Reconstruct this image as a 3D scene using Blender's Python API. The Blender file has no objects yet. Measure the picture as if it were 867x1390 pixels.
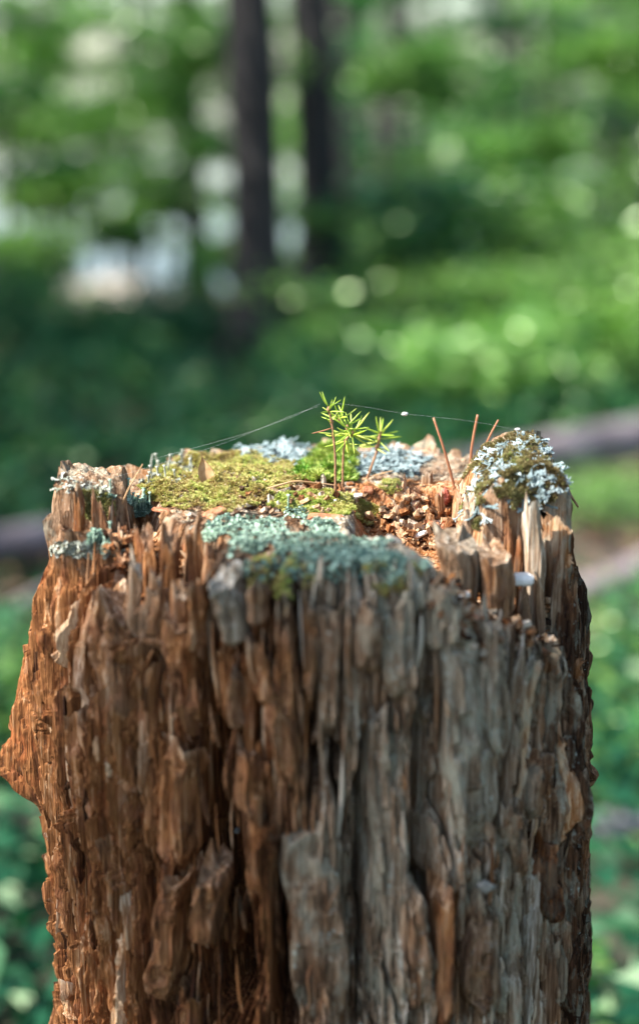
import bpy, math
import numpy as np
from mathutils import Vector, Matrix

# ------------------------------------------------------------------ camera, sky, sun, exposure
scene = bpy.context.scene
COL = scene.collection
PITCH = math.radians(14.04)
CAM = Vector((0.0, -0.95, 1.033))
FPX = 2300.0                                   # focal length in pixels of the 867 x 1390 photograph
cam_data = bpy.data.cameras.new("camera")
cam = bpy.data.objects.new("camera", cam_data)
COL.objects.link(cam)
scene.camera = cam
cam.location = CAM
cam.rotation_euler = (math.pi / 2 - PITCH, 0, 0)
cam_data.sensor_fit = 'VERTICAL'
cam_data.sensor_height = 36.0
cam_data.lens = 36.0 * FPX / 1390.0
cam_data.clip_start = 0.02
cam_data.clip_end = 6000.0
cam_data.dof.use_dof = True
cam_data.dof.focus_distance = 0.985
cam_data.dof.aperture_fstop = cam_data.lens / 22.5     # a 22.5 mm wide aperture
cam_data.dof.aperture_blades = 0

SUN_EL = math.radians(46)
SUN_AZ = Vector((-0.955, -0.296, 0)).normalized()
SUN_DIR = Vector((SUN_AZ.x * math.cos(SUN_EL), SUN_AZ.y * math.cos(SUN_EL), math.sin(SUN_EL)))
world = bpy.data.worlds.new("World")
scene.world = world
world.use_nodes = True
wn = world.node_tree
wn.nodes.clear()
w_out = wn.nodes.new('ShaderNodeOutputWorld')
w_bg = wn.nodes.new('ShaderNodeBackground')
w_sky = wn.nodes.new('ShaderNodeTexSky')
w_sky.sky_type = 'NISHITA'
w_sky.sun_disc = False
w_sky.sun_elevation = SUN_EL
w_sky.sun_rotation = math.atan2(SUN_DIR.x, SUN_DIR.y)
w_sky.air_density = 1.0
w_sky.dust_density = 1.5
w_bg.inputs['Strength'].default_value = 0.130
wn.links.new(w_sky.outputs[0], w_bg.inputs['Color'])
wn.links.new(w_bg.outputs[0], w_out.inputs['Surface'])

sun_data = bpy.data.lights.new("sun", 'SUN')
sun_data.energy = 5.0
sun_data.angle = math.radians(0.53)
sun_data.color = (1.0, 0.94, 0.84)
sun = bpy.data.objects.new("sun", sun_data)
COL.objects.link(sun)
sun.rotation_euler = SUN_DIR.to_track_quat('Z', 'Y').to_euler()
sun.location = SUN_DIR * 30

vs = scene.view_settings
vs.view_transform = 'Standard'
vs.look = 'None'
vs.exposure = 1.55
vs.gamma = 1.0
vs.use_curve_mapping = False
scene.cycles.max_bounces = 6
scene.cycles.diffuse_bounces = 3
scene.cycles.glossy_bounces = 2
scene.cycles.transmission_bounces = 3
scene.cycles.transparent_max_bounces = 4

# ------------------------------------------------------------------ numpy noise
RNG = np.random.RandomState(11)
TAB = np.random.RandomState(5).rand(64, 4096)
def h2(ix, iy, s=0):
    return TAB[s % 64, ((ix * 73856093) ^ (iy * 19349663) ^ (s * 83492791)) & 4095]
def vn(x, y, s=0):
    """2-D value noise, -1..1"""
    x = np.asarray(x, float); y = np.asarray(y, float)
    ix = np.floor(x).astype(np.int64); iy = np.floor(y).astype(np.int64)
    fx = x - ix; fy = y - iy
    ux = fx * fx * (3 - 2 * fx); uy = fy * fy * (3 - 2 * fy)
    a = h2(ix, iy, s); b = h2(ix + 1, iy, s); c = h2(ix, iy + 1, s); d = h2(ix + 1, iy + 1, s)
    return 2 * (a * (1 - ux) * (1 - uy) + b * ux * (1 - uy) + c * (1 - ux) * uy + d * ux * uy) - 1
def fbm(x, y, s=0, o=4, g=0.5):
    t = 0; a = 1; n = 0
    for k in range(o):
        t = t + a * vn(x * 2 ** k + 17.3 * k, y * 2 ** k + 5.1 * k, s + k); n += a; a *= g
    return t / n
def sst(a, b, x):
    t = np.clip((x - a) / (b - a), 0, 1)
    return t * t * (3 - 2 * t)

# ------------------------------------------------------------------ mesh helpers
def np_mesh(name, V, F=None, T=None, attrs=None, mat=None, smooth=True):
    """mesh from numpy arrays: V n x 3, F quads m x 4, T triangles k x 3"""
    V = np.ascontiguousarray(V, dtype=np.float32)
    loops = []; starts = []; totals = []; p = 0
    if F is not None and len(F):
        F = np.asarray(F, dtype=np.int32); loops.append(F.ravel()); starts.append(np.arange(len(F)) * 4); totals.append(np.full(len(F), 4)); p = len(F) * 4
    if T is not None and len(T):
        T = np.asarray(T, dtype=np.int32); loops.append(T.ravel()); starts.append(p + np.arange(len(T)) * 3); totals.append(np.full(len(T), 3))
    loops = np.concatenate(loops).astype(np.int32); starts = np.concatenate(starts).astype(np.int32); totals = np.concatenate(totals).astype(np.int32)
    m = bpy.data.meshes.new(name)
    m.vertices.add(len(V)); m.vertices.foreach_set('co', V.ravel())
    m.loops.add(len(loops)); m.loops.foreach_set('vertex_index', loops)
    m.polygons.add(len(starts)); m.polygons.foreach_set('loop_start', starts); m.polygons.foreach_set('loop_total', totals)
    m.polygons.foreach_set('use_smooth', np.full(len(starts), smooth, dtype=bool))
    m.update(calc_edges=True)
    for k, a in (attrs or {}).items():
        at = m.attributes.new(k, 'FLOAT', 'POINT')
        at.data.foreach_set('value', np.ascontiguousarray(np.broadcast_to(a, (len(V),)), dtype=np.float32))
    if mat is not None: m.materials.append(mat)
    return m
def link(name, mesh, parent=None, loc=None):
    o = bpy.data.objects.new(name, mesh)
    COL.objects.link(o)
    if parent is not None: o.parent = parent
    if loc is not None: o.location = loc
    return o
def tag(o, label=None, cat=None, group=None, kind=None):
    if label: o['label'] = label
    if cat: o['category'] = cat
    if group: o['group'] = group
    if kind: o['kind'] = kind
    return o
def empty(name, loc=(0, 0, 0), rz=0.0):
    o = bpy.data.objects.new(name, None)
    o.empty_display_size = 0.01
    COL.objects.link(o); o.location = loc; o.rotation_euler = (0, 0, rz)
    return o
def grid_quads(nu, nv, wrap=False):
    """row-major grid nv rows x nu columns"""
    c = np.arange(nu if wrap else nu - 1); r = np.arange(nv - 1)
    R, C = np.meshgrid(r, c, indexing='ij')
    C1 = (C + 1) % nu
    return np.stack([R * nu + C, R * nu + C1, (R + 1) * nu + C1, (R + 1) * nu + C], -1).reshape(-1, 4)
class MB:
    """collects pieces into one mesh"""
    def __init__(s): s.V = []; s.F = []; s.T = []; s.n = 0; s.A = {}
    def add(s, V, F=None, T=None, **attrs):
        V = np.asarray(V, float)
        if F is not None and len(F): s.F.append(np.asarray(F) + s.n)
        if T is not None and len(T): s.T.append(np.asarray(T) + s.n)
        for k, a in attrs.items(): s.A.setdefault(k, []).append(np.broadcast_to(np.asarray(a, float), (len(V),)))
        s.V.append(V); s.n += len(V)
    def mesh(s, name, mat=None, smooth=True):
        return np_mesh(name, np.concatenate(s.V), np.concatenate(s.F) if s.F else None, np.concatenate(s.T) if s.T else None,
                       {k: np.concatenate(a) for k, a in s.A.items()}, mat, smooth)
def tube(P, R, m=8, cap=True):
    """tube along points P with radii R"""
    P = np.asarray(P, float); n = len(P); R = np.broadcast_to(np.asarray(R, float), (n,))
    T = np.gradient(P, axis=0); T /= np.linalg.norm(T, axis=1)[:, None] + 1e-12
    ref = np.array([0.0, 0, 1]) if abs(T[:, 2]).mean() < 0.8 else np.array([0.0, 1, 0])
    U = np.cross(T, ref); U /= np.linalg.norm(U, axis=1)[:, None] + 1e-12
    W = np.cross(T, U)
    a = np.arange(m) / m * 2 * math.pi
    V = P[:, None, :] + R[:, None, None] * (np.cos(a)[None, :, None] * U[:, None, :] + np.sin(a)[None, :, None] * W[:, None, :])
    V = V.reshape(-1, 3); F = grid_quads(m, n, True); Tt = None
    if cap:
        V = np.concatenate([V, P[:1], P[-1:]])
        k = np.arange(m); k1 = (k + 1) % m
        Tt = np.concatenate([np.stack([k1, k, np.full(m, n * m)], 1), np.stack([(n - 1) * m + k, (n - 1) * m + k1, np.full(m, n * m + 1)], 1)])
    return V, F, Tt
def leaves(C, L, W, N=None, seed=0, flat=0.5, D=None):
    """diamond leaves folded along the midrib: centres C, lengths L, widths W; returns V, T, n leaves x 4 vertices"""
    r = np.random.RandomState(seed); n = len(C)
    if D is None:
        a = r.rand(n) * 2 * math.pi; e = (r.rand(n) - 0.5) * 2 * (1 - flat)
        D = np.stack([np.cos(a) * np.cos(e), np.sin(a) * np.cos(e), np.sin(e)], 1)
    if N is None:
        N = r.randn(n, 3) * (1 - flat); N[:, 2] += 1.0
    S = np.cross(D, N); S /= np.linalg.norm(S, axis=1)[:, None] + 1e-9
    N = np.cross(S, D)
    L = np.broadcast_to(L, (n,))[:, None]; W = np.broadcast_to(W, (n,))[:, None]
    V = np.stack([C - D * L * .5, C + S * W * .5 + N * W * .18, C + D * L * .5 - N * L * .1, C - S * W * .5 + N * W * .18], 1).reshape(-1, 3)
    b = np.arange(n)[:, None] * 4
    T = np.concatenate([b + np.array([[0, 1, 2]]), b + np.array([[0, 2, 3]])])
    return V, T

# pixel of the photograph <-> world
FWD = np.array([0, math.cos(PITCH), -math.sin(PITCH)]); UPV = np.array([0, math.sin(PITCH), math.cos(PITCH)])
CAMN = np.array(CAM)
def ray(px, py):
    return FWD + (px - 433.5) / FPX * np.array([1.0, 0, 0]) - (py - 695) / FPX * UPV
def at_y(px, py, y):
    d = ray(px, py); t = (y - CAMN[1]) / d[1]; return CAMN + d * t
def at_z(px, py, z):
    d = ray(px, py); t = (z - CAMN[2]) / d[2]; return CAMN + d * t
def proj(P):
    Q = np.asarray(P) - CAMN; f = Q @ FWD
    return 433.5 + FPX * Q[..., 0] / f, 695 - FPX * (Q @ UPV) / f
def in_poly(px, py, poly):
    poly = np.asarray(poly, float); c = np.zeros(np.shape(px), bool); j = len(poly) - 1
    for i in range(len(poly)):
        xi, yi = poly[i]; xj, yj = poly[j]
        c ^= ((yi > py) != (yj > py)) & (px < (xj - xi) * (py - yi) / (yj - yi + 1e-12) + xi); j = i
    return c

# ------------------------------------------------------------------ materials
def new_mat(name):
    m = bpy.data.materials.new(name); m.use_nodes = True
    nt = m.node_tree; nt.nodes.clear()
    return m, nt
class NT:
    def __init__(s, nt): s.nt = nt
    def n(s, t, **kw):
        x = s.nt.nodes.new(t)
        for k, v in kw.items(): setattr(x, k, v)
        return x
    def l(s, a, b): s.nt.links.new(a, b)
    def coords(s, scale, kind='Object'):
        tc = s.n('ShaderNodeTexCoord'); mp = s.n('ShaderNodeMapping')
        mp.inputs['Scale'].default_value = scale
        s.l(tc.outputs[kind], mp.inputs['Vector']); return mp.outputs[0]
    def noise(s, vec, scale, detail=4, rough=0.55, dist=0.0):
        x = s.n('ShaderNodeTexNoise'); x.inputs['Scale'].default_value = scale
        x.inputs['Detail'].default_value = detail; x.inputs['Roughness'].default_value = rough; x.inputs['Distortion'].default_value = dist
        s.l(vec, x.inputs['Vector']); return x.outputs['Fac']
    def ramp(s, fac, stops, interp='LINEAR'):
        x = s.n('ShaderNodeValToRGB'); cr = x.color_ramp; cr.interpolation = interp
        while len(cr.elements) < len(stops): cr.elements.new(0.5)
        for e, (p, c) in zip(cr.elements, stops):
            e.position = p; e.color = (c[0], c[1], c[2], 1) if hasattr(c, '__len__') else (c, c, c, 1)
        s.l(fac, x.inputs[0]); return x.outputs[0]
    def attr(s, name):
        x = s.n('ShaderNodeAttribute'); x.attribute_name = name; return x.outputs['Fac']
    def math(s, op, a, b=None, clamp=False):
        x = s.n('ShaderNodeMath'); x.operation = op; x.use_clamp = clamp
        for i, v in enumerate((a, b)):
            if v is None: continue
            if isinstance(v, (int, float)): x.inputs[i].default_value = v
            else: s.l(v, x.inputs[i])
        return x.outputs[0]
    def mix(s, fac, a, b, mode='MIX'):
        x = s.n('ShaderNodeMix'); x.data_type = 'RGBA'; x.blend_type = mode
        for sock, v in ((x.inputs[0], fac), (x.inputs[6], a), (x.inputs[7], b)):
            if isinstance(v, (int, float)): sock.default_value = v
            elif isinstance(v, (tuple, list)): sock.default_value = (v[0], v[1], v[2], 1)
            else: s.l(v, sock)
        return x.outputs[2]
    def bump(s, h, strength, dist, normal=None):
        x = s.n('ShaderNodeBump'); x.inputs['Strength'].default_value = strength; x.inputs['Distance'].default_value = dist
        s.l(h, x.inputs['Height'])
        if normal is not None: s.l(normal, x.inputs['Normal'])
        return x.outputs[0]
    def finish(s, col, rough=0.8, normal=None, spec=0.3, sss=None):
        b = s.n('ShaderNodeBsdfPrincipled'); o = s.n('ShaderNodeOutputMaterial')
        if isinstance(col, (tuple, list)): b.inputs['Base Color'].default_value = (col[0], col[1], col[2], 1)
        else: s.l(col, b.inputs['Base Color'])
        if isinstance(rough, (int, float)): b.inputs['Roughness'].default_value = rough
        else: s.l(rough, b.inputs['Roughness'])
        b.inputs['Specular IOR Level'].default_value = spec
        if normal is not None: s.l(normal, b.inputs['Normal'])
        s.l(b.outputs[0], o.inputs[0]); return b
    def leafy(s, col, trans_col, tfac=0.4, rough=0.45, gloss=0.06, normal=None):
        d = s.n('ShaderNodeBsdfDiffuse'); t = s.n('ShaderNodeBsdfTranslucent'); g = s.n('ShaderNodeBsdfGlossy')
        for node, c in ((d, col), (t, trans_col)):
            if isinstance(c, (tuple, list)): node.inputs['Color'].default_value = (c[0], c[1], c[2], 1)
            else: s.l(c, node.inputs['Color'])
        g.inputs['Roughness'].default_value = rough; g.inputs['Color'].default_value = (.75, .92, .62, 1)
        m1 = s.n('ShaderNodeMixShader'); m1.inputs[0].default_value = tfac
        m2 = s.n('ShaderNodeMixShader'); m2.inputs[0].default_value = gloss
        s.l(d.outputs[0], m1.inputs[1]); s.l(t.outputs[0], m1.inputs[2]); s.l(m1.outputs[0], m2.inputs[1]); s.l(g.outputs[0], m2.inputs[2])
        if normal is not None:
            for x in (d, t, g): s.l(normal, x.inputs['Normal'])
        o = s.n('ShaderNodeOutputMaterial'); s.l(m2.outputs[0], o.inputs[0])

def wood_material():
    m, nt = new_mat('rotten_wood'); s = NT(nt)
    fine = s.noise(s.coords((1, 1, 0.035)), 900, 3, 0.6)
    med = s.noise(s.coords((1, 1, 0.06)), 240, 5, 0.6, 0.4)
    big = s.noise(s.coords((1, 1, 0.3)), 26, 4, 0.6)
    blot = s.noise(s.coords((1, 1, 0.55)), 95, 4, 0.65)
    f = s.math('ADD', s.math('MULTIPLY', fine, 0.4), s.math('MULTIPLY', med, 0.6))
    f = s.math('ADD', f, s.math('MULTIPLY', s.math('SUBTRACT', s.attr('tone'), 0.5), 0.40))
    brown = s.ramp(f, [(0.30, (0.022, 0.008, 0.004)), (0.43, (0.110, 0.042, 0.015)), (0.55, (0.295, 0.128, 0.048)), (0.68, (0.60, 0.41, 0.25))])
    red = s.ramp(f, [(0.30, (0.050, 0.014, 0.006)), (0.50, (0.27, 0.080, 0.025)), (0.72, (0.50, 0.23, 0.10))])
    brown = s.mix(s.ramp(blot, [(0.50, 0.0), (0.64, 0.65)]), brown, red)
    grey = s.ramp(f, [(0.28, (0.024, 0.016, 0.010)), (0.43, (0.100, 0.074, 0.050)), (0.56, (0.255, 0.208, 0.152)), (0.68, (0.60, 0.55, 0.47))])
    w = s.math('ADD', s.attr('weather'), s.math('MULTIPLY', s.math('SUBTRACT', big, 0.5), 1.2))
    w = s.math('ADD', w, s.math('MULTIPLY', s.math('SUBTRACT', blot, 0.5), 1.1), True)
    col = s.mix(w, brown, grey)
    # crusty pale green-grey lichen film and tiny pale flecks where the wood is weathered
    film = s.noise(s.coords((1, 1, 0.5)), 60, 6, 0.7)
    ff = s.math('MULTIPLY', s.ramp(film, [(0.50, 0.0), (0.62, 1.0)]), s.attr('film'))
    col = s.mix(s.math('MULTIPLY', ff, 0.7), col, (0.35, 0.345, 0.27))
    fl = s.math('MULTIPLY', s.ramp(s.noise(s.coords((1, 1, .8)), 330, 3, .6, .6), [(0.60, 0.0), (0.68, 1.0)]), s.ramp(s.noise(s.coords((1, 1, 0.7)), 45, 3), [(0.48, 0.0), (0.60, 1.0)]))
    fl = s.math('MULTIPLY', fl, s.ramp(s.attr('film'), [(0.1, 0.15), (0.6, 1.0)]))
    col = s.mix(s.math('MULTIPLY', fl, 0.55), col, (0.42, 0.50, 0.46))
    nrm = s.bump(med, 0.75, 0.004)
    nrm = s.bump(fine, 0.6, 0.0012, nrm)
    nrm = s.bump(s.noise(s.coords((1, 1, 0.4)), 520, 3), 0.35, 0.0012, nrm)
    s.finish(col, 0.92, nrm, 0.12)
    return m
M_WOOD = wood_material()

def simple_mat(name, c0, c1, scale, rough=0.8, bump=0.5, bdist=0.002, c2=None, stretch=(1, 1, 1), spec=0.3, rnd=None):
    m, nt = new_mat(name); s = NT(nt)
    f = s.noise(s.coords(stretch), scale, 5, 0.62)
    if rnd: f = s.math('ADD', f, s.math('MULTIPLY', s.math('SUBTRACT', s.attr(rnd), 0.5), 0.6))
    st = [(0.32, c0), (0.68, c1)] if c2 is None else [(0.30, c0), (0.5, c1), (0.70, c2)]
    col = s.ramp(f, st)
    s.finish(col, rough, s.bump(f, bump, bdist), spec)
    return m
def leaf_mat(name, stops, tr=(1.1, 1.25, 0.6), tfac=0.42, gloss=0.07, rough=0.4):
    m, nt = new_mat(name); s = NT(nt)
    col = s.ramp(s.attr('hue'), stops)
    tc = s.mix(1.0, col, tr, 'MULTIPLY')
    s.leafy(col, tc, tfac, rough, gloss)
    return m
M_LEAF = leaf_mat('broad_leaves', [(0.0, (0.008, 0.070, 0.036)), (0.5, (0.040, 0.175, 0.048)), (1.0, (0.21, 0.38, 0.095))], (1.1, 1.3, .7), gloss=0.09, rough=.34)
M_FIR = leaf_mat('fir_needles', [(0.0, (0.010, 0.060, 0.036)), (0.6, (0.022, 0.105, 0.048)), (1.0, (0.06, 0.17, 0.055))], tfac=0.3)
M_UNDER = leaf_mat('undergrowth_leaves', [(0.0, (0.008, 0.070, 0.036)), (0.5, (0.022, 0.115, 0.045)), (1.0, (0.12, 0.24, 0.05))], tfac=0.3, gloss=0.05)
M_BARK = simple_mat('dark_bark', (0.012, 0.011, 0.012), (0.050, 0.045, 0.045), 22, 0.9, 0.8, 0.02, stretch=(1, 1, 0.25))
M_BARK_PALE = simple_mat('pale_bark', (0.16, 0.145, 0.14), (0.42, 0.40, 0.40), 14, 0.85, 0.5, 0.01, stretch=(1, 1, 0.5))
M_DEADWOOD = simple_mat('bleached_deadwood', (0.075, 0.060, 0.068), (0.28, 0.240, 0.260), 7, 0.8, 0.5, 0.01)

# ------------------------------------------------------------------ ground, and an added plane that mirrors the sky
def ground_z(x, y):
    x = np.asarray(x, float); y = np.asarray(y, float)
    z = 0.035 * fbm(x / 0.9, y / 0.9, 3, 3) * np.exp(-(np.hypot(x, y) / 30) ** 2)
    near = np.exp(-(np.hypot(x, y) / 0.45) ** 2)
    z = z * (1 - near)
    d = np.clip(y - 7.6, 0, None)
    return z - 4.6 * (1 - np.exp(-(d / 17.0) ** 1.15)) + 0.06 * np.exp(-((y - 7.2) / 1.2) ** 2)
def spaced(limit, fine, nf, nc):
    a = np.linspace(0, fine, nf); b = fine * (limit / fine) ** (np.arange(1, nc + 1) / nc)
    p = np.concatenate([a, b]); return np.concatenate([-p[:0:-1], p])
gx = spaced(3000, 5, 70, 30); gy = spaced(3000, 14, 160, 26)
GX, GY = np.meshgrid(gx, gy)
V = np.stack([GX, GY, ground_z(GX, GY)], -1).reshape(-1, 3)
def ground_material():
    m, nt = new_mat('forest_floor'); s = NT(nt)
    c = s.coords((1, 1, 1))
    f1 = s.noise(c, 1.3, 5, 0.6); f2 = s.noise(c, 14, 5, 0.7)
    lit = s.ramp(f2, [(0.30, (0.030, 0.021, 0.017)), (0.50, (0.070, 0.052, 0.042)), (0.70, (0.125, 0.100, 0.082))])
    moss = s.ramp(f2, [(0.30, (0.008, 0.024, 0.017)), (0.70, (0.026, 0.068, 0.032))])
    col = s.mix(s.ramp(f1, [(0.42, 0.0), (0.58, 1.0)]), lit, moss)
    s.finish(col, 0.9, s.bump(f2, 0.6, 0.03), 0.2)
    return m
g = link('ground', np_mesh('ground', V, grid_quads(len(gx), len(gy)), None, None, ground_material()))
tag(g, kind='structure')
m, nt = new_mat('sky_mirror_gloss'); s = NT(nt)
b = s.finish((0.03, 0.05, 0.055), 0.06, s.bump(s.noise(s.coords((1, 0.5, 1)), 1.6, 4), 0.08, 0.15), 0.5)
wv = np.array([[-3000, 24, -4.0], [3000, 24, -4.0], [3000, 3000, -4.0], [-3000, 3000, -4.0]])
wt = link('sky_mirror', np_mesh('sky_mirror', wv, np.array([[0, 1, 2, 3]]), None, None, m)); tag(wt, kind='structure')  # made-up lake plane, reflects sky to brighten the gaps between the trees

# ------------------------------------------------------------------ the stump
ZT = 0.80
_zl = np.array([0.0, .25, .516, .60, .62, .66, .70, .75, .776, .80, .85])
_L = np.interp
def silh(z):
    L = np.interp(z, [0, .3, .516, .58, .62, .66, .70, .75, .776, .85], [.205, .175, .165, .167, .169, .174, .174, .166, .153, .150])
    R = np.interp(z, [0, .3, .516, .65, .70, .75, .79, .85], [.21, .180, .168, .162, .159, .154, .144, .139])
    F = np.interp(z, [0, .3, .516, .65, .75, .85], [.20, .172, .162, .155, .149, .145])
    return L, R, F
def r_out(phi, z):
    """outer radius of the stump; phi 0 faces the camera, +90 deg is the right"""
    L, R, F = silh(z)
    sx = np.sin(phi); cy = np.cos(phi)
    a = np.where(sx < 0, L, R); b = np.where(cy > 0, F, .154 + 0 * F)
    return 1 / np.sqrt((sx / a) ** 2 + (cy / b) ** 2)
def r_base(phi, z):
    """the body under its loose splinters"""
    s_ = phi * .155
    r = r_out(phi, z) - 0.0105 - .0065 * sst(.05, -.5, phi) - .003 * sst(-1.0, -1.4, phi)
    r = r + .005 * fbm(s_ / .07, z / .25, 21, 2)
    r = r + .0062 * (1 - 2 * np.abs(vn((s_ + .01 * vn(s_ / .1, z / .08, 7)) / .024, z / .22, 22)))
    k = np.exp(-((phi + 1.58) / .13) ** 2) * np.where(z > .634, np.exp(-((z - .634) / .040) ** 2), np.exp(-((z - .634) / .014) ** 2))
    r = r + .0235 * k * (.80 + .55 * fbm(s_ / .012, z / .014, 24, 3))                                     # branch stub at the left edge
    k2 = np.exp(-((phi - 1.02) / .10) ** 2 - ((z - .652) / .022) ** 2)
    r = r + .012 * k2 - .016 * np.exp(-((phi - 1.115) / .03) ** 2 - ((z - .648) / .006) ** 2)   # knot with its hole
    return r
D2 = math.radians
def top_h(x, y, warp=True):
    """height of the broken top over the plan"""
    x = np.asarray(x, float); y = np.asarray(y, float)
    if warp:
        x = x + .004 * fbm(x / .016, y / .016, 31, 3); y = y + .004 * fbm(x / .016 + 9, y / .016, 33, 3)
    r = np.hypot(x, y); phi = np.arctan2(x, -y)
    def sect(a0, a1, r0, e=.004):
        ea = e / .13
        return sst(D2(a0) - ea, D2(a0) + ea, phi) * (1 - sst(D2(a1) - ea, D2(a1) + ea, phi)) * sst(r0 - e, r0 + e, r)
    def box(x0, x1, y0, y1, e=.004):
        return sst(x0 - e, x0 + e, x) * (1 - sst(x1 - e, x1 + e, x)) * sst(y0 - e, y0 + e, y) * (1 - sst(y1 - e, y1 + e, y))
    H = ZT + .0035 * fbm(x / .03, y / .03, 35, 3)
    H = H + .007 * np.exp(-((x + .045) / .035) ** 2 - ((y - .045) / .05) ** 2)        # mossy swelling
    H = H - .006 * np.exp(-((x + .005) / .03) ** 2 - ((y + .02) / .016) ** 2)
    H = H + .006 * sst(.09, .12, y)
    # the slope and notch at the left front
    nl = sect(-60, -27, .092)
    H = H - .036 * nl - .012 * sect(-52, -34, .118)
    gap = sect(-100, -58, .096, .006)
    H = H - .020 * gap
    H = np.where(sect(-80, -59, .112) > .5, np.maximum(H, ZT - .007), H)
    pil = sect(-97, -76, .110, .003)
    H = H + pil * (ZT + .019 - H + .003 * vn(x / .006, y / .006, 40))
    # red pit right of the middle
    pit = box(.022, .085, -.075, .030, .007)
    H = H - .020 * pit - .010 * box(.040, .080, -.055, .012, .006)
    # sloping ledge at the right front
    led = sst(D2(24), D2(34), phi) * (1 - sst(D2(82), D2(86), phi)) * sst(.080, .092, r) * (1 - sst(-.052, -.044, y))
    H = H - led * (.008 + .028 * sst(D2(30), D2(66), phi) + .55 * np.clip(r - .088, 0, .08))
    # right pillar
    rp = box(.086, .17, -.046, .048, .0035)
    dome = .038 - np.where(x < .115, 30.0, 14.0) * (x - .115) ** 2 - 3.0 * (y - .005) ** 2 - .008 * sst(.122, .14, x) + .003 * fbm(x / .012, y / .012, 36, 3)
    H = H + rp * (ZT + np.clip(dome, .0, 1) - H)
    return H
def warp_rim(phi):
    return .005 * vn(phi * .155 / .011, 0.3 + 0 * phi, 51) + .004 * (2 * h2(np.floor(phi * .155 / .0065 + .4 * vn(phi * 9, 0 * phi, 4)).astype(np.int64), np.zeros(np.shape(phi), np.int64), 52) - 1)

nF, nB = 900, 150
phis = np.concatenate([np.linspace(-D2(114), D2(114), nF, endpoint=False), np.linspace(D2(114), 2 * math.pi - D2(114), nB, endpoint=False)])
NP = len(phis)
phw = np.where(phis > math.pi, phis - 2 * math.pi, phis)
tz = np.concatenate([np.linspace(0, .60, 40, endpoint=False), np.linspace(.60, 1, 430)])
rim_r = r_base(phw, ZT)
rim_z = top_h(rim_r * .965 * np.sin(phw), -rim_r * .965 * np.cos(phw)) + warp_rim(phw)
PH, TZ = np.meshgrid(phw, tz)
Z = TZ * rim_z[None, :]

# cracks, traced along the face: pixel points, half width, depth
def phiz(px, py, r=.150):
    d = ray(px, py)
    a = d[0] ** 2 + d[1] ** 2; b = 2 * (CAMN[0] * d[0] + CAMN[1] * d[1]); c = CAMN[0] ** 2 + CAMN[1] ** 2 - r * r
    disc = b * b - 4 * a * c
    t = (-b - math.sqrt(disc)) / (2 * a) if disc > 0 else -b / (2 * a)
    P = CAMN + d * t
    return math.atan2(P[0], -P[1]), P[2]
CRACKS = [
    ([(268, 800), (283, 880), (272, 990), (285, 1090), (268, 1180), (285, 1390)], .0085, .026),
    ([(330, 1090), (312, 1180), (325, 1300), (320, 1390)], .0070, .022),
    ([(395, 790), (410, 880), (425, 960), (415, 1010), (428, 1060)], .0030, .012),
    ([(470, 830), (462, 940), (430, 1040), (420, 1100)], .0018, .008),
    ([(500, 780), (505, 860), (498, 900)], .0025, .009),
    ([(582, 840), (578, 920), (581, 1010), (572, 1090), (570, 1170), (604, 1290), (600, 1390)], .0048, .022),
    ([(490, 1000), (494, 1120), (488, 1230), (480, 1390)], .0030, .010),
    ([(683, 880), (690, 960), (684, 1040), (672, 1100), (668, 1180)], .0048, .018),
    ([(715, 890), (722, 960)], .002, .008),
    ([(742, 900), (752, 1010), (745, 1100), (752, 1240)], .0020, .008),
    ([(640, 1060), (634, 1130), (650, 1200)], .0014, .006),
    ([(355, 870), (342, 960), (350, 1020)], .0022, .009),
    ([(172, 900), (190, 990), (182, 1080), (205, 1180), (200, 1390)], .0030, .011),
    ([(110, 900), (118, 1010), (140, 1120), (150, 1300)], .0020, .008),
    ([(225, 1160), (238, 1250), (232, 1390)], .003, .010),
    ([(530, 905), (535, 1000), (520, 1060)], .0014, .005),
    ([(640, 830), (648, 930)], .0012, .004),
]
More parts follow.
